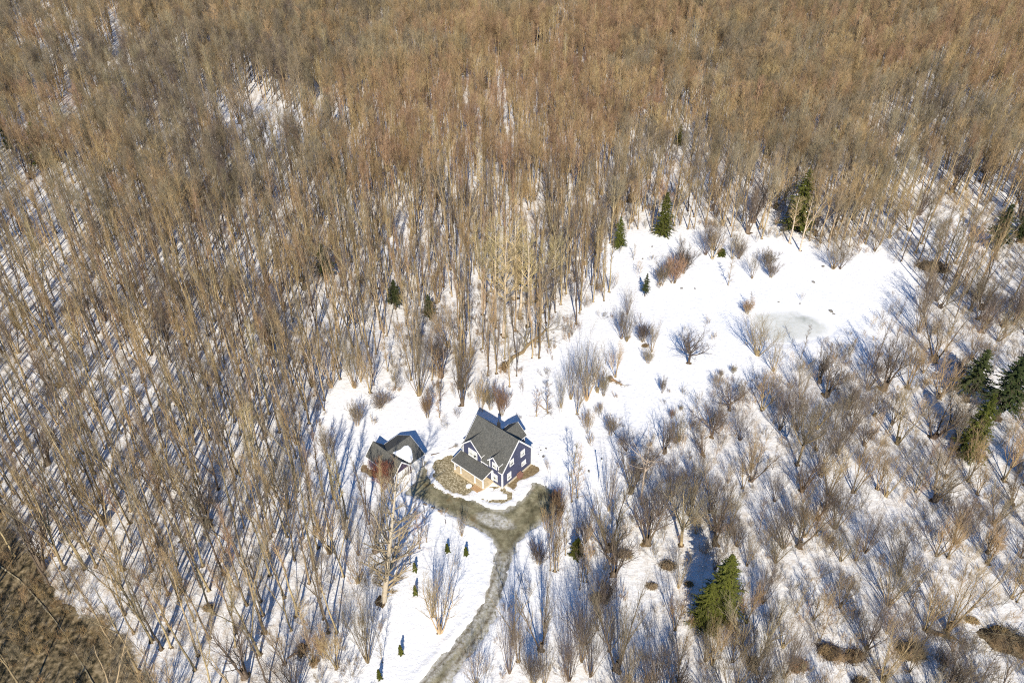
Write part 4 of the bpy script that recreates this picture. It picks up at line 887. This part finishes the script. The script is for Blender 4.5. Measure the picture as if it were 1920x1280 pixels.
# which stand as single things: the largest in the picture of each kind
LIMIT = dict(bare_tree=290, multi_stem_tree=285, sapling=200, poplar_tree=200)
def size_in_picture(p): return p['h'] / math.sqrt(p['x'] ** 2 + p['y'] ** 2 + CAMH ** 2)
for kd, lim in LIMIT.items():
    have = sum(1 for p in PLACED if p['kind'] == kd)
    c = [p for p in WOODS if (p['kind'] == kd if not p['key'].startswith('pop') else kd == 'poplar_tree')]
    c = [p for p in c if 15 < p['px'] < 1905 and 60 < p['py'] < 1275]
    c.sort(key=lambda p: -size_in_picture(p))
    for p in c[:max(0, lim - have)]: p['single'] = True; PLACED.append(p); p['kind'] = kd
REST = [p for p in WOODS if not p.get('single')]
print('placed singly', len(PLACED), 'rest', len(REST))

ANCH = [(60, 930, 'near the left edge above the olive ground'), (190, 1080, 'just above the olive ground'), (330, 1180, 'in the woods right of the olive corner'), (470, 1230, 'at bottom left of the white slope'), (600, 1220, 'beside the uprooted stump'),
        (560, 1080, 'left of the tallest pale tree'), (420, 1060, 'in the lower left woods'), (300, 960, 'in the left woods'), (450, 930, 'in the woods far left of the garage'), (560, 870, 'at the woods edge left of the garage'),
        (520, 760, 'at the woods edge upper left of the garage'), (380, 800, 'in the left woods level with the garage'), (200, 820, 'near the left edge level with the garage'), (60, 760, 'at the left edge of the photo'), (690, 1010, 'in front of the garage'),
        (640, 700, 'behind the garage'), (760, 700, 'behind and between garage and house'), (850, 720, 'just behind the house, left side'), (930, 740, 'directly behind the house'), (1020, 730, 'behind the house, right side'),
        (960, 580, 'among the golden poplars'), (830, 610, 'left of the golden poplars'), (1080, 560, 'right of the golden poplars'), (1110, 720, 'in the clump right of the house'), (1180, 620, 'at the left edge of the clearing'),
        (1260, 490, 'at the upper left of the clearing'), (1400, 480, 'at the upper edge of the clearing'), (1570, 460, 'at the upper right of the clearing'), (1720, 520, 'right of the clearing'), (1640, 640, 'right of the frozen pond'),
        (1500, 720, 'below the frozen pond'), (1400, 830, 'in the thicket below the clearing'), (1560, 850, 'in the middle of the right woods'), (1720, 850, 'beside the narrow olive spruce'), (1860, 900, 'at the right edge below the pines'),
        (1280, 900, 'in the thicket right of the umbrella tree'), (1100, 950, 'right of the house beyond the driveway'), (1060, 1060, 'right of the driveway bend'), (1220, 1010, 'near the stout spreading tree'), (1240, 1120, 'left of the largest spruce'),
        (1120, 1220, 'at the bottom, left of the wide tree'), (980, 1230, 'at the bottom beside the driveway'), (1320, 1230, 'below the largest spruce'), (1430, 1130, 'right of the largest spruce'), (1440, 1020, 'above right of the largest spruce'),
        (1560, 1010, 'by the snowy gap at lower right'), (1530, 1160, 'near the brush piles, left'), (1660, 1150, 'above the brush piles'), (1700, 1240, 'below the brush piles'), (1780, 1170, 'beside the fallen log at lower right'),
        (1880, 1080, 'at the right edge near the corner'), (1700, 1010, 'in the lower right woods'), (1820, 1010, 'near the right edge, lower woods'), (1860, 1250, 'in the lower right corner'), (830, 1130, 'on the white slope left of the driveway'),
        (1350, 640, 'inside the white clearing'), (1250, 760, 'in open snow right of the house'), (700, 1200, 'at the foot of the white slope'), (1500, 1260, 'at the bottom right of centre'), (1180, 760, 'in the snow left of the thicket'),
        (720, 780, 'in the snow behind the garage'), (1480, 400, 'in the woods above the clearing'), (1850, 680, 'near the dark pines'), (840, 560, 'in the woods well behind the house'), (400, 640, 'in the left woods, middle distance')]
NM = dict(bare_tree='tall bare', multi_stem_tree='bare', sapling='slim bare', bush='low bare', poplar_tree='pale trunked', spreading_tree='spreading', umbrella_tree='umbrella', spruce_tree='green', young_spruce='young green', evergreen_bush='evergreen')
NOUN = dict(bare_tree='tree', multi_stem_tree='multi stemmed tree', sapling='sapling', bush='bush', poplar_tree='poplar', spreading_tree='tree', umbrella_tree='tree', spruce_tree='spruce', young_spruce='spruce', evergreen_bush='bush')
CAT = dict(bare_tree='tree', multi_stem_tree='tree', sapling='sapling', bush='bush', poplar_tree='tree', spreading_tree='tree', umbrella_tree='tree', spruce_tree='conifer', young_spruce='young conifer', evergreen_bush='evergreen bush')
GRP = dict(bare_tree='bare trees of the winter woods', multi_stem_tree='multi stemmed bare trees', sapling='slim bare saplings', bush='low bare bushes', poplar_tree='pale barked poplars', spreading_tree='spreading bare trees', umbrella_tree='umbrella crowned trees', spruce_tree='dark green conifers', young_spruce='young spruces planted in the snow', evergreen_bush='evergreen bushes')
CW = dict(grey='grey brown', tan='tan', red='reddish', olive='olive grey', gold='golden', purple='dark', needle='green', needledark='dark green', russet='reddish brown')
byl = {}
for p in PLACED:
    if p['label']: continue
    a = min(ANCH, key=lambda q: (q[0] - p['px']) ** 2 + (q[1] - p['py']) ** 2)[2]
    colr = CW[LIB[p['key']]['col']]
    p['base'] = '%s %s %s %s' % (colr, NM[p['kind']], NOUN[p['kind']], a); byl.setdefault(p['base'], []).append(p)
ORD = ['', 'second', 'third', 'fourth', 'fifth', 'sixth', 'seventh', 'eighth', 'ninth', 'tenth', 'eleventh', 'twelfth', 'thirteenth', 'fourteenth', 'fifteenth']
for b_, ps in byl.items():
    ps.sort(key=lambda p: p['px'])
    for i, p in enumerate(ps):
        n_ = len(ps)
        if n_ == 1: p['label'] = b_
        elif n_ == 2: p['label'] = b_ + (', left one' if i == 0 else ', right one')
        elif i == 0: p['label'] = b_ + ', leftmost'
        elif i == n_ - 1: p['label'] = b_ + ', rightmost'
        elif i <= n_ / 2: p['label'] = b_ + ', %s from left' % ORD[min(i, 14)]
        else: p['label'] = b_ + ', %s from right' % ORD[min(n_ - 1 - i, 14)]
for p in PLACED:
    if len(p['label'].replace(',', '').split()) > 16: p['label'] = p['label'].replace('tall bare ', 'bare ').replace('in the woods', 'in woods').replace('photo', 'view').replace(' bare multi', ' multi').replace('and ', '')
    lb = LIB[p['key']]; sz = p['h'] / lb['h']; sw = (p['w'] / lb['w']) if p['w'] else sz * R_.uniform(0.9, 1.12)
    sw = min(max(sw, sz * 0.5), sz * 1.9)
    o = bpy.data.objects.new(p['kind'], None); COL.objects.link(o)
    o.location = (p['x'], p['y'], p['z'] - 0.05); o.scale = (sw, sw, sz); o.rotation_euler = (p['lean'][0], p['lean'][1], R_.uniform(0, 6.28) if p['rot'] is None else p['rot'])
    tag(o, p['label'], p['cat'] or CAT[p['kind']], GRP[p['kind']])
    for part in ('trunk', 'crown'):
        c = bpy.data.objects.new(part, lb[part]); COL.objects.link(c); c.parent = o

# --- the rest of the woods: one object, tree forms instanced on its points
SRC = bpy.data.collections.new('woodland_forms'); keys = sorted(LIB)
SRC2 = bpy.data.collections.new('undergrowth_forms')
for i, k in enumerate(keys):
    SRC.objects.link(bpy.data.objects.new('form_%02d' % i, LIB[k]['all']))
def scatter(name, label, coll, pts, idx, rot, scl):
    me = bpy.data.meshes.new(name); me.vertices.add(len(pts)); me.vertices.foreach_set('co', np.asarray(pts, np.float32).ravel())
    a = me.attributes.new('idx', 'INT', 'POINT'); a.data.foreach_set('value', np.asarray(idx, np.int32))
    a = me.attributes.new('rot', 'FLOAT_VECTOR', 'POINT'); a.data.foreach_set('vector', np.asarray(rot, np.float32).ravel())
    a = me.attributes.new('scl', 'FLOAT_VECTOR', 'POINT'); a.data.foreach_set('vector', np.asarray(scl, np.float32).ravel())
    me.update(); o = link(name, me)
    ng = bpy.data.node_groups.new(name, 'GeometryNodeTree')
    ng.interface.new_socket(name='Geometry', in_out='INPUT', socket_type='NodeSocketGeometry'); ng.interface.new_socket(name='Geometry', in_out='OUTPUT', socket_type='NodeSocketGeometry')
    N = ng.nodes; gi = N.new('NodeGroupInput'); go = N.new('NodeGroupOutput'); ip = N.new('GeometryNodeInstanceOnPoints'); ci = N.new('GeometryNodeCollectionInfo')
    ci.inputs['Collection'].default_value = coll; ci.inputs['Separate Children'].default_value = True; ci.inputs['Reset Children'].default_value = True
    ip.inputs['Pick Instance'].default_value = True
    def attr(nm, ty):
        n = N.new('GeometryNodeInputNamedAttribute'); n.data_type = ty; n.inputs['Name'].default_value = nm; return n.outputs['Attribute']
    L_ = ng.links.new
    L_(gi.outputs[0], ip.inputs['Points']); L_(ci.outputs[0], ip.inputs['Instance']); L_(attr('idx', 'INT'), ip.inputs['Instance Index'])
    L_(attr('rot', 'FLOAT_VECTOR'), ip.inputs['Rotation']); L_(attr('scl', 'FLOAT_VECTOR'), ip.inputs['Scale']); L_(ip.outputs[0], go.inputs[0])
    md = o.modifiers.new('scatter', 'NODES'); md.node_group = ng
    return tag(o, label, kind='stuff')
r = np.random.default_rng(5)
pts = [(p['x'], p['y'], p['z'] - .05) for p in REST]; idx = [keys.index(p['key']) for p in REST]
rot = [(p['lean'][0], p['lean'][1], r.uniform(0, 6.28)) for p in REST]
scl = []
for p in REST:
    s = p['h'] / LIB[p['key']]['h']; q = s * r.uniform(0.95, 1.25) * (1.0 + 0.22 * min(1, max(0, (p['y'] - 150) / 150))); scl.append((q, q, s))
scatter('distant_woodland', 'dense bare hardwood forest stretching to the top of the photo', SRC, pts, idx, rot, scl)

# --- undergrowth: brushy twigs, dead stalks between the trees
ukeys = []
for i, (mc, hh, n_, sp_a) in enumerate([('grey', 2.4, 5, 30), ('grey', 3.2, 4, 20), ('tan', 1.6, 5, 38), ('tan', 3.6, 3, 14)]):
    wd, cr = multistem(800 + i, hh, n_, sp_a, 0.014, 0.5, twr=0.007, cb=0.2)
    Vw, Qw = tubes_mesh(wd + cr); me = mesh_from('twigs', Vw, Qw, mats=[M[mc]])
    SRC2.objects.link(bpy.data.objects.new('twigs_%02d' % i, me))
n0 = 30000; X = r.uniform(-110, 130, n0); Y = r.uniform(45, 200, n0)
half = 0.643 * (Y * CP + 100 * SP) + 8; d = sdist(OPEN, X, Y)
pr_ = np.where(d > 0, 0.02, 0.28); PX, PY = proj(X, Y); pr_ = np.where((PX > 1050) & (PY > 640) & (d < 0), 0.36, pr_); pr_ = np.where(sdist(FIELD, X, Y) > -3, 0.55, pr_); pr_ = pr_ * np.clip(0.7 + 0.8 * vnoise(X, Y, 7, 61), 0.05, 1.5)
k = (np.abs(X) < half) & (r.random(n0) < pr_) & (sdist(DRIVE, X, Y) < -0.3) & (sdist(POND, X, Y) < -1) & (sdist(BEDL, X, Y) < -0.5)
hx, hy = hloc[0], hloc[1]; k &= np.hypot(X - hx + 1, Y - hy - 4) > 9; k &= np.hypot(X - gloc[0] + 1, Y - gloc[1] - 4) > 6.5
X, Y = X[k], Y[k]; Z = ground_h(X, Y) - 0.05; n1 = len(X)
s = r.uniform(0.5, 1.4, n1)
scatter('undergrowth', 'brushy twigs and dead stalks between the trees', SRC2, np.stack([X, Y, Z], 1), r.integers(0, 4, n1), np.stack([r.normal(0, .12, n1), r.normal(0, .12, n1), r.uniform(0, 6.28, n1)], 1), np.stack([s, s, s * r.uniform(0.8, 1.2, n1)], 1))
print('undergrowth', n1)

# ------------------------------------------------------------------ logs, root plates, brush, stones, poles
def lump(r, a, b_, c, n=14, m=7, rough=0.28):
    V, Q, T = [], [], []
    for j in range(m + 1):
        ph = math.pi / 2 * j / m
        for i in range(n):
            th = 2 * math.pi * i / n; k = 1 + rough * r.normal() * (0.6 if j else 1)
            V.append((a * k * math.cos(th) * math.cos(ph), b_ * k * math.sin(th) * math.cos(ph), c * (math.sin(ph) * (1 + rough * 0.5 * r.normal())) - 0.15 * (j == 0)))
    for j in range(m):
        for i in range(n): i2 = (i + 1) % n; Q.append((j * n + i, j * n + i2, (j + 1) * n + i2, (j + 1) * n + i))
    return np.array(V), np.array(Q)
def brush(r, n, rx, ry, h, ln, rr=0.02):
    P = np.zeros((n, 4, 3)); th = r.uniform(0, 6.28, n); q = np.sqrt(r.random(n))
    c = np.stack([rx * q * np.cos(th), ry * q * np.sin(th), h * (1 - q ** 2) * r.uniform(0.3, 1.05, n)], 1)
    d = nrm(np.stack([r.normal(0, 1, n), r.normal(0, 1, n), r.normal(0.1, 0.35, n)], 1))
    for i, s in enumerate((-0.5, -0.17, 0.17, 0.5)): P[:, i] = c + d * (s * ln * r.uniform(0.6, 1.3, n))[:, None] + r.normal(0, 0.06, (n, 3)) + np.array([0, 0, -0.12 * (s * 2) ** 2])
    return P, np.full((n, 4), rr) * np.array([1, .9, .7, .4]), 3
def brush_pile(px, py, wpx, hm, label, seed, mat='duff', mst='tan', flat=0.7):
    r = np.random.default_rng(seed); x, y = at(px, py); z = float(ground_h(x, y)); ppm = FPX / math.sqrt(x * x + y * y + 1e4); a = wpx / ppm / 2
    o = thing('brush_pile', label, 'brush pile', (x, y, z - 0.05), r.uniform(-.3, .3), 'piles of dead brush')
    V, Q = lump(r, a * 0.85, a * flat * 0.85, hm * 0.75); link('mound', mesh_from('mound', V, Q, mats=[M[mat]]), o)
    V, Q = tubes_mesh([brush(r, 240, a * 1.05, a * flat * 1.05, hm, a * 1.0, 0.022)]); link('branches', mesh_from('branches', V, Q, mats=[M[mst]]), o)
for i, a in enumerate([(1557, 1224, 46, 1.3, 'round brown brush mound at bottom right, darkest one', 'duff', 'purple'), (1602, 1232, 40, 1.0, 'dark brush mound under the dark vase shaped tree', 'duff', 'purple'), (1706, 1222, 50, 1.5, 'olive brush mound in the middle of the bottom right', 'duff', 'olive'),
                       (1888, 1204, 78, 1.4, 'widest olive grey brush mound at right edge', 'duff', 'olive'), (1822, 1163, 20, 0.6, 'small brown mound alone in the snow at lower right', 'duff', 'tan'), (1497, 1248, 34, 0.8, 'reddish brown brush heap at the bottom', 'duff', 'red'),
                       (1612, 1280, 30, 0.7, 'brush heap cut by the bottom edge', 'duff', 'purple'), (1124, 1122, 34, 1.0, 'grey brush heap left of the largest spruce', 'duff', 'purple'), (1222, 1098, 20, 0.7, 'small brush heap near the largest spruce', 'duff', 'grey'),
                       (1252, 1060, 30, 1.0, 'grey brush heap above the small one', 'duff', 'grey'), (1292, 1094, 16, 0.5, 'small pale stump heap beside the blue shadow', 'duff', 'tan'), (1170, 1040, 30, 1.0, 'tangled brush heap right of the juniper', 'duff', 'grey'),
                       (1412, 1240, 26, 0.6, 'brown brush heap below right of the largest spruce', 'duff', 'tan'), (1745, 500, 60, 0.8, 'dark brown brush on the snow right of the clearing', 'duff', 'purple'), (1210, 688 - 40, 14, 0.4, 'brown heap under the bush at the left clearing edge', 'duff', 'tan'),
                       (391, 1140, 18, 0.9, 'round root clump in the lower left woods', 'duff', 'tan')]):
    brush_pile(a[0], a[1], a[2], a[3], a[4], 900 + i, a[5], a[6])
def log_thing(name, label, cat, p0, p1, r0, z0=0.15, z1=0.15, mat='log', branches=0, plate=0, seed=1, group=None):
    r = np.random.default_rng(seed); x0, y0 = at(*p0); x1, y1 = at(*p1); g0 = float(ground_h(x0, y0))
    o = thing(name, label, cat, (x0, y0, g0), 0, group); L = math.hypot(x1 - x0, y1 - y0); n = 9; t = np.linspace(0, 1, n)
    P = np.stack([t * (x1 - x0), t * (y1 - y0), z0 + (z1 - z0) * t], 1)[None] + r.normal(0, 0.012 * L, (1, n, 3)) * np.array([1, 1, 0.3]); R = (r0 * (1 - 0.6 * t))[None]
    V, Q = tubes_mesh([(P, R, 8)]); link('trunk', mesh_from('trunk', V, Q, mats=[M[mat]], smooth=True), o)
    if branches:
        a, b_ = grow(r, P, R, branches, 0.35, 1.0, (25, 60), lambda t, L_: L_ * 0.35, 0.3, 5, 0.1, 0.4, 0.3); c, d_ = grow(r, a, b_, 6, 0.2, 1, (25, 60), lambda t, L_: L_ * 0.4, 0.2, 3, 0.1, 0.6, 0.4, rmin=0.014); e, f = grow(r, c, d_, 5, 0.2, 1, (25, 60), lambda t, L_: 0.3 + L_ * 0.4, 0.2, 2, 0.1, 0.6, 0.4, rmin=0.01)
        V, Q = tubes_mesh([(a, b_, 4), (c, d_, 3), (e, f, 3)]); link('branches', mesh_from('branches', V, Q, mats=[M['grey']]), o)
    if plate:
        V, Q = lump(r, plate * 0.45, plate, plate * 1.2); link('root_plate', mesh_from('root_plate', V, Q, mats=[M['duff']]), o)
        rt = brush(r, 70, plate, plate * 1.2, plate * 1.3, plate * 0.9, 0.03); V, Q = tubes_mesh([rt]); link('roots', mesh_from('roots', V, Q, mats=[M['log']]), o)
log_thing('fallen_tree', 'fallen tree with brown root ball in the woods behind the house', 'fallen tree', (945, 690), (1025, 628), 0.42, 0.5, 1.6, 'log', 8, 1.15, 3)
log_thing('uprooted_stump', 'uprooted brown stump in snow right of the house', 'stump', (1144, 712), (1166, 722), 0.3, 0.4, 0.2, 'log', 5, 0.7, 4)
log_thing('uprooted_stump', 'brown root plate standing in the snow at lower left', 'stump', (566, 1222), (538, 1234), 0.22, 0.5, 0.1, 'log', 0, 1.1, 5)
log_thing('fallen_log', 'thick fallen log in the snow at lower right', 'log', (1735, 1184), (1794, 1200), 0.34, 0.3, 0.3, 'log', 5, 0, 6)
log_thing('fallen_log', 'dark log on the snow between garage and house', 'log', (808, 853), (824, 849), 0.10, 0.08, 0.1, 'barkdark', 0, 0, 7, )
log_thing('fallen_log', 'thin broken branch on the snow beside the house', 'log', (841, 841), (855, 836), 0.06, 0.06, 0.06, 'barkdark', 3, 0, 8)
log_thing('fallen_log', 'short fallen stem behind the house, right side', 'log', (1012, 762), (1033, 776), 0.10, 0.3, 0.1, 'log', 4, 0, 9)
log_thing('fallen_log', 'long dark branch on the snow above the clearing', 'log', (1500, 438), (1540, 455), 0.14, 0.2, 0.2, 'log', 5, 0, 10)
log_thing('fallen_log', 'thin twig lying by the bush right of house', 'log', (1153, 792), (1166, 799), 0.05, 0.1, 0.05, 'barkdark', 3, 0, 12)
log_thing('uprooted_stump', 'low stump with roots near the bottom, lower left woods', 'stump', (588, 1243), (600, 1238), 0.25, 0.3, 0.1, 'log', 0, 0.6, 13)
def stone(px, py, s, label, seed, grp='stones lying in the snow'):
    r = np.random.default_rng(seed); x, y = at(px, py); V, Q = lump(r, s, s * 0.7, s * 0.6, 9, 4, 0.15)
    o = link('stone', mesh_from('stone', V, Q, mats=[M['rock']]), loc=(x, y, float(ground_h(x, y)) - 0.02), rotz=r.uniform(0, 3)); tag(o, label, 'stone', grp)
for i, a in enumerate([(1019, 856, 0.34, 'largest grey stone in the snow right of the house'), (1024, 841, 0.24, 'upper right stone of the group beside the house'), (1014, 844, 0.20, 'middle stone of the group beside the house'), (1010, 851, 0.15, 'leftmost tiny stone of the group beside the house'), (1012, 839, 0.12, 'uppermost tiny stone of the group beside the house'),
                       (1278, 541, 0.4, 'brown stone in the clearing, left of a pair'), (1303, 541, 0.3, 'brown stone in the clearing, right of a pair'), (1223, 462, 0.35, 'small stone near the top of the clearing'), (1525, 529, 0.5, 'flat dark stone above the pond'), (1558, 583, 0.6, 'largest brown stone beside the pond, right side'), (1460, 566, 0.3, 'small stone above the pond, left'),
                       (1500, 569, 0.3, 'small stone above the pond, middle'), (1543, 500, 0.5, 'dark stone under the bushes at upper right of clearing'), (1563, 588, 0.35, 'stone just below the largest pond stone'), (1104, 883, 0.3, 'greenish stone right of the house near the pole'), (1152, 812, 0.2, 'stone at the foot of the bush right of house'),
                       (1205, 485, 0.3, 'stone beside the thin sapling in the clearing'), (1808, 1202, 0.4, 'grey stone right of the fallen log')]):
    stone(a[0], a[1], a[2], a[3], 40 + i)
def pole(name, px, py, h, r0, mat, label, cat, cross=False):
    x, y = at(px, py); o = thing(name, label, cat, (x, y, float(ground_h(x, y))))
    P = np.array([[[0, 0, -0.4], [0, 0, h]]], float); V, Q = tubes_mesh([(P, np.array([[r0, r0 * 0.8]]), 10)]); link('shaft', mesh_from('shaft', V, Q, mats=[M[mat]], smooth=True), o)
    b_ = MB(); b_.box(-r0 * 1.4, r0 * 1.4, -r0 * 1.4, r0 * 1.4, h + .002, h + 0.12); b_.build('cap', M['darkmetal'], o)
    return o
pole('yard_pole', 1124, 904, 5.6, 0.09, 'white', 'slender white pole in open snow right of the house', 'pole')
for i, (px, py, h, lb) in enumerate([(796, 962, 1.6, 'crooked dead stalk in snow below the driveway, left one'), (836, 982, 1.7, 'crooked dead stalk in snow below the driveway, right one')]):
    r = np.random.default_rng(60 + i); x, y = at(px, py); o = thing('dead_stalk', lb, 'plant', (x, y, float(ground_h(x, y))), 0, 'crooked dead stalks')
    a, b_ = trunk_path(r, h, 0.05, npt=5, wob=0.08); c, d_ = grow(r, a, b_, 6, 0.3, 1.0, (40, 90), lambda t, L_: 0.5 + 0 * t, 0.2, 4, 0.2, 0.6, 0.4, rmin=0.02)
    V, Q = tubes_mesh([(a, b_, 5), (c, d_, 3)]); link('stem', mesh_from('stem', V, Q, mats=[M['barkdark']]), o)
for i, (p0, p1, lb) in enumerate([((794, 945), (800, 948), 'leftmost dark plank on the snow bank below the garage'), ((809, 952), (815, 954), 'middle dark plank on the snow bank below the garage'), ((821, 958), (827, 961), 'rightmost dark plank on the snow bank below the garage')]):
    x0, y0 = at(*p0); x1, y1 = at(*p1); b_ = MB(); b_.bar((0, 0, 0.16), (x1 - x0, y1 - y0, 0.16), 0.22, 0.12); o = b_.build('plank', M['barkdark'])
    o.location = (x0, y0, float(ground_h(x0, y0)) + 0.0); tag(o, lb, 'plank', 'planks on the snow bank')
# overhead cable in the lower left
A, B_ = at(-260, 700, 7.5), at(470, 1420, 7.5); n = 40; t = np.linspace(0, 1, n)
P = np.stack([A[0] + (B_[0] - A[0]) * t, A[1] + (B_[1] - A[1]) * t, 7.5 + 1.2 * ((2 * t - 1) ** 2 - 1) * 0.6], 1)[None]
V, Q = tubes_mesh([(P, np.full((1, n), 0.022), 5)]); tag(link('overhead_cable', mesh_from('overhead_cable', V, Q, mats=[M['darkmetal']])), 'thin dark overhead cable crossing the lower left corner', 'cable')
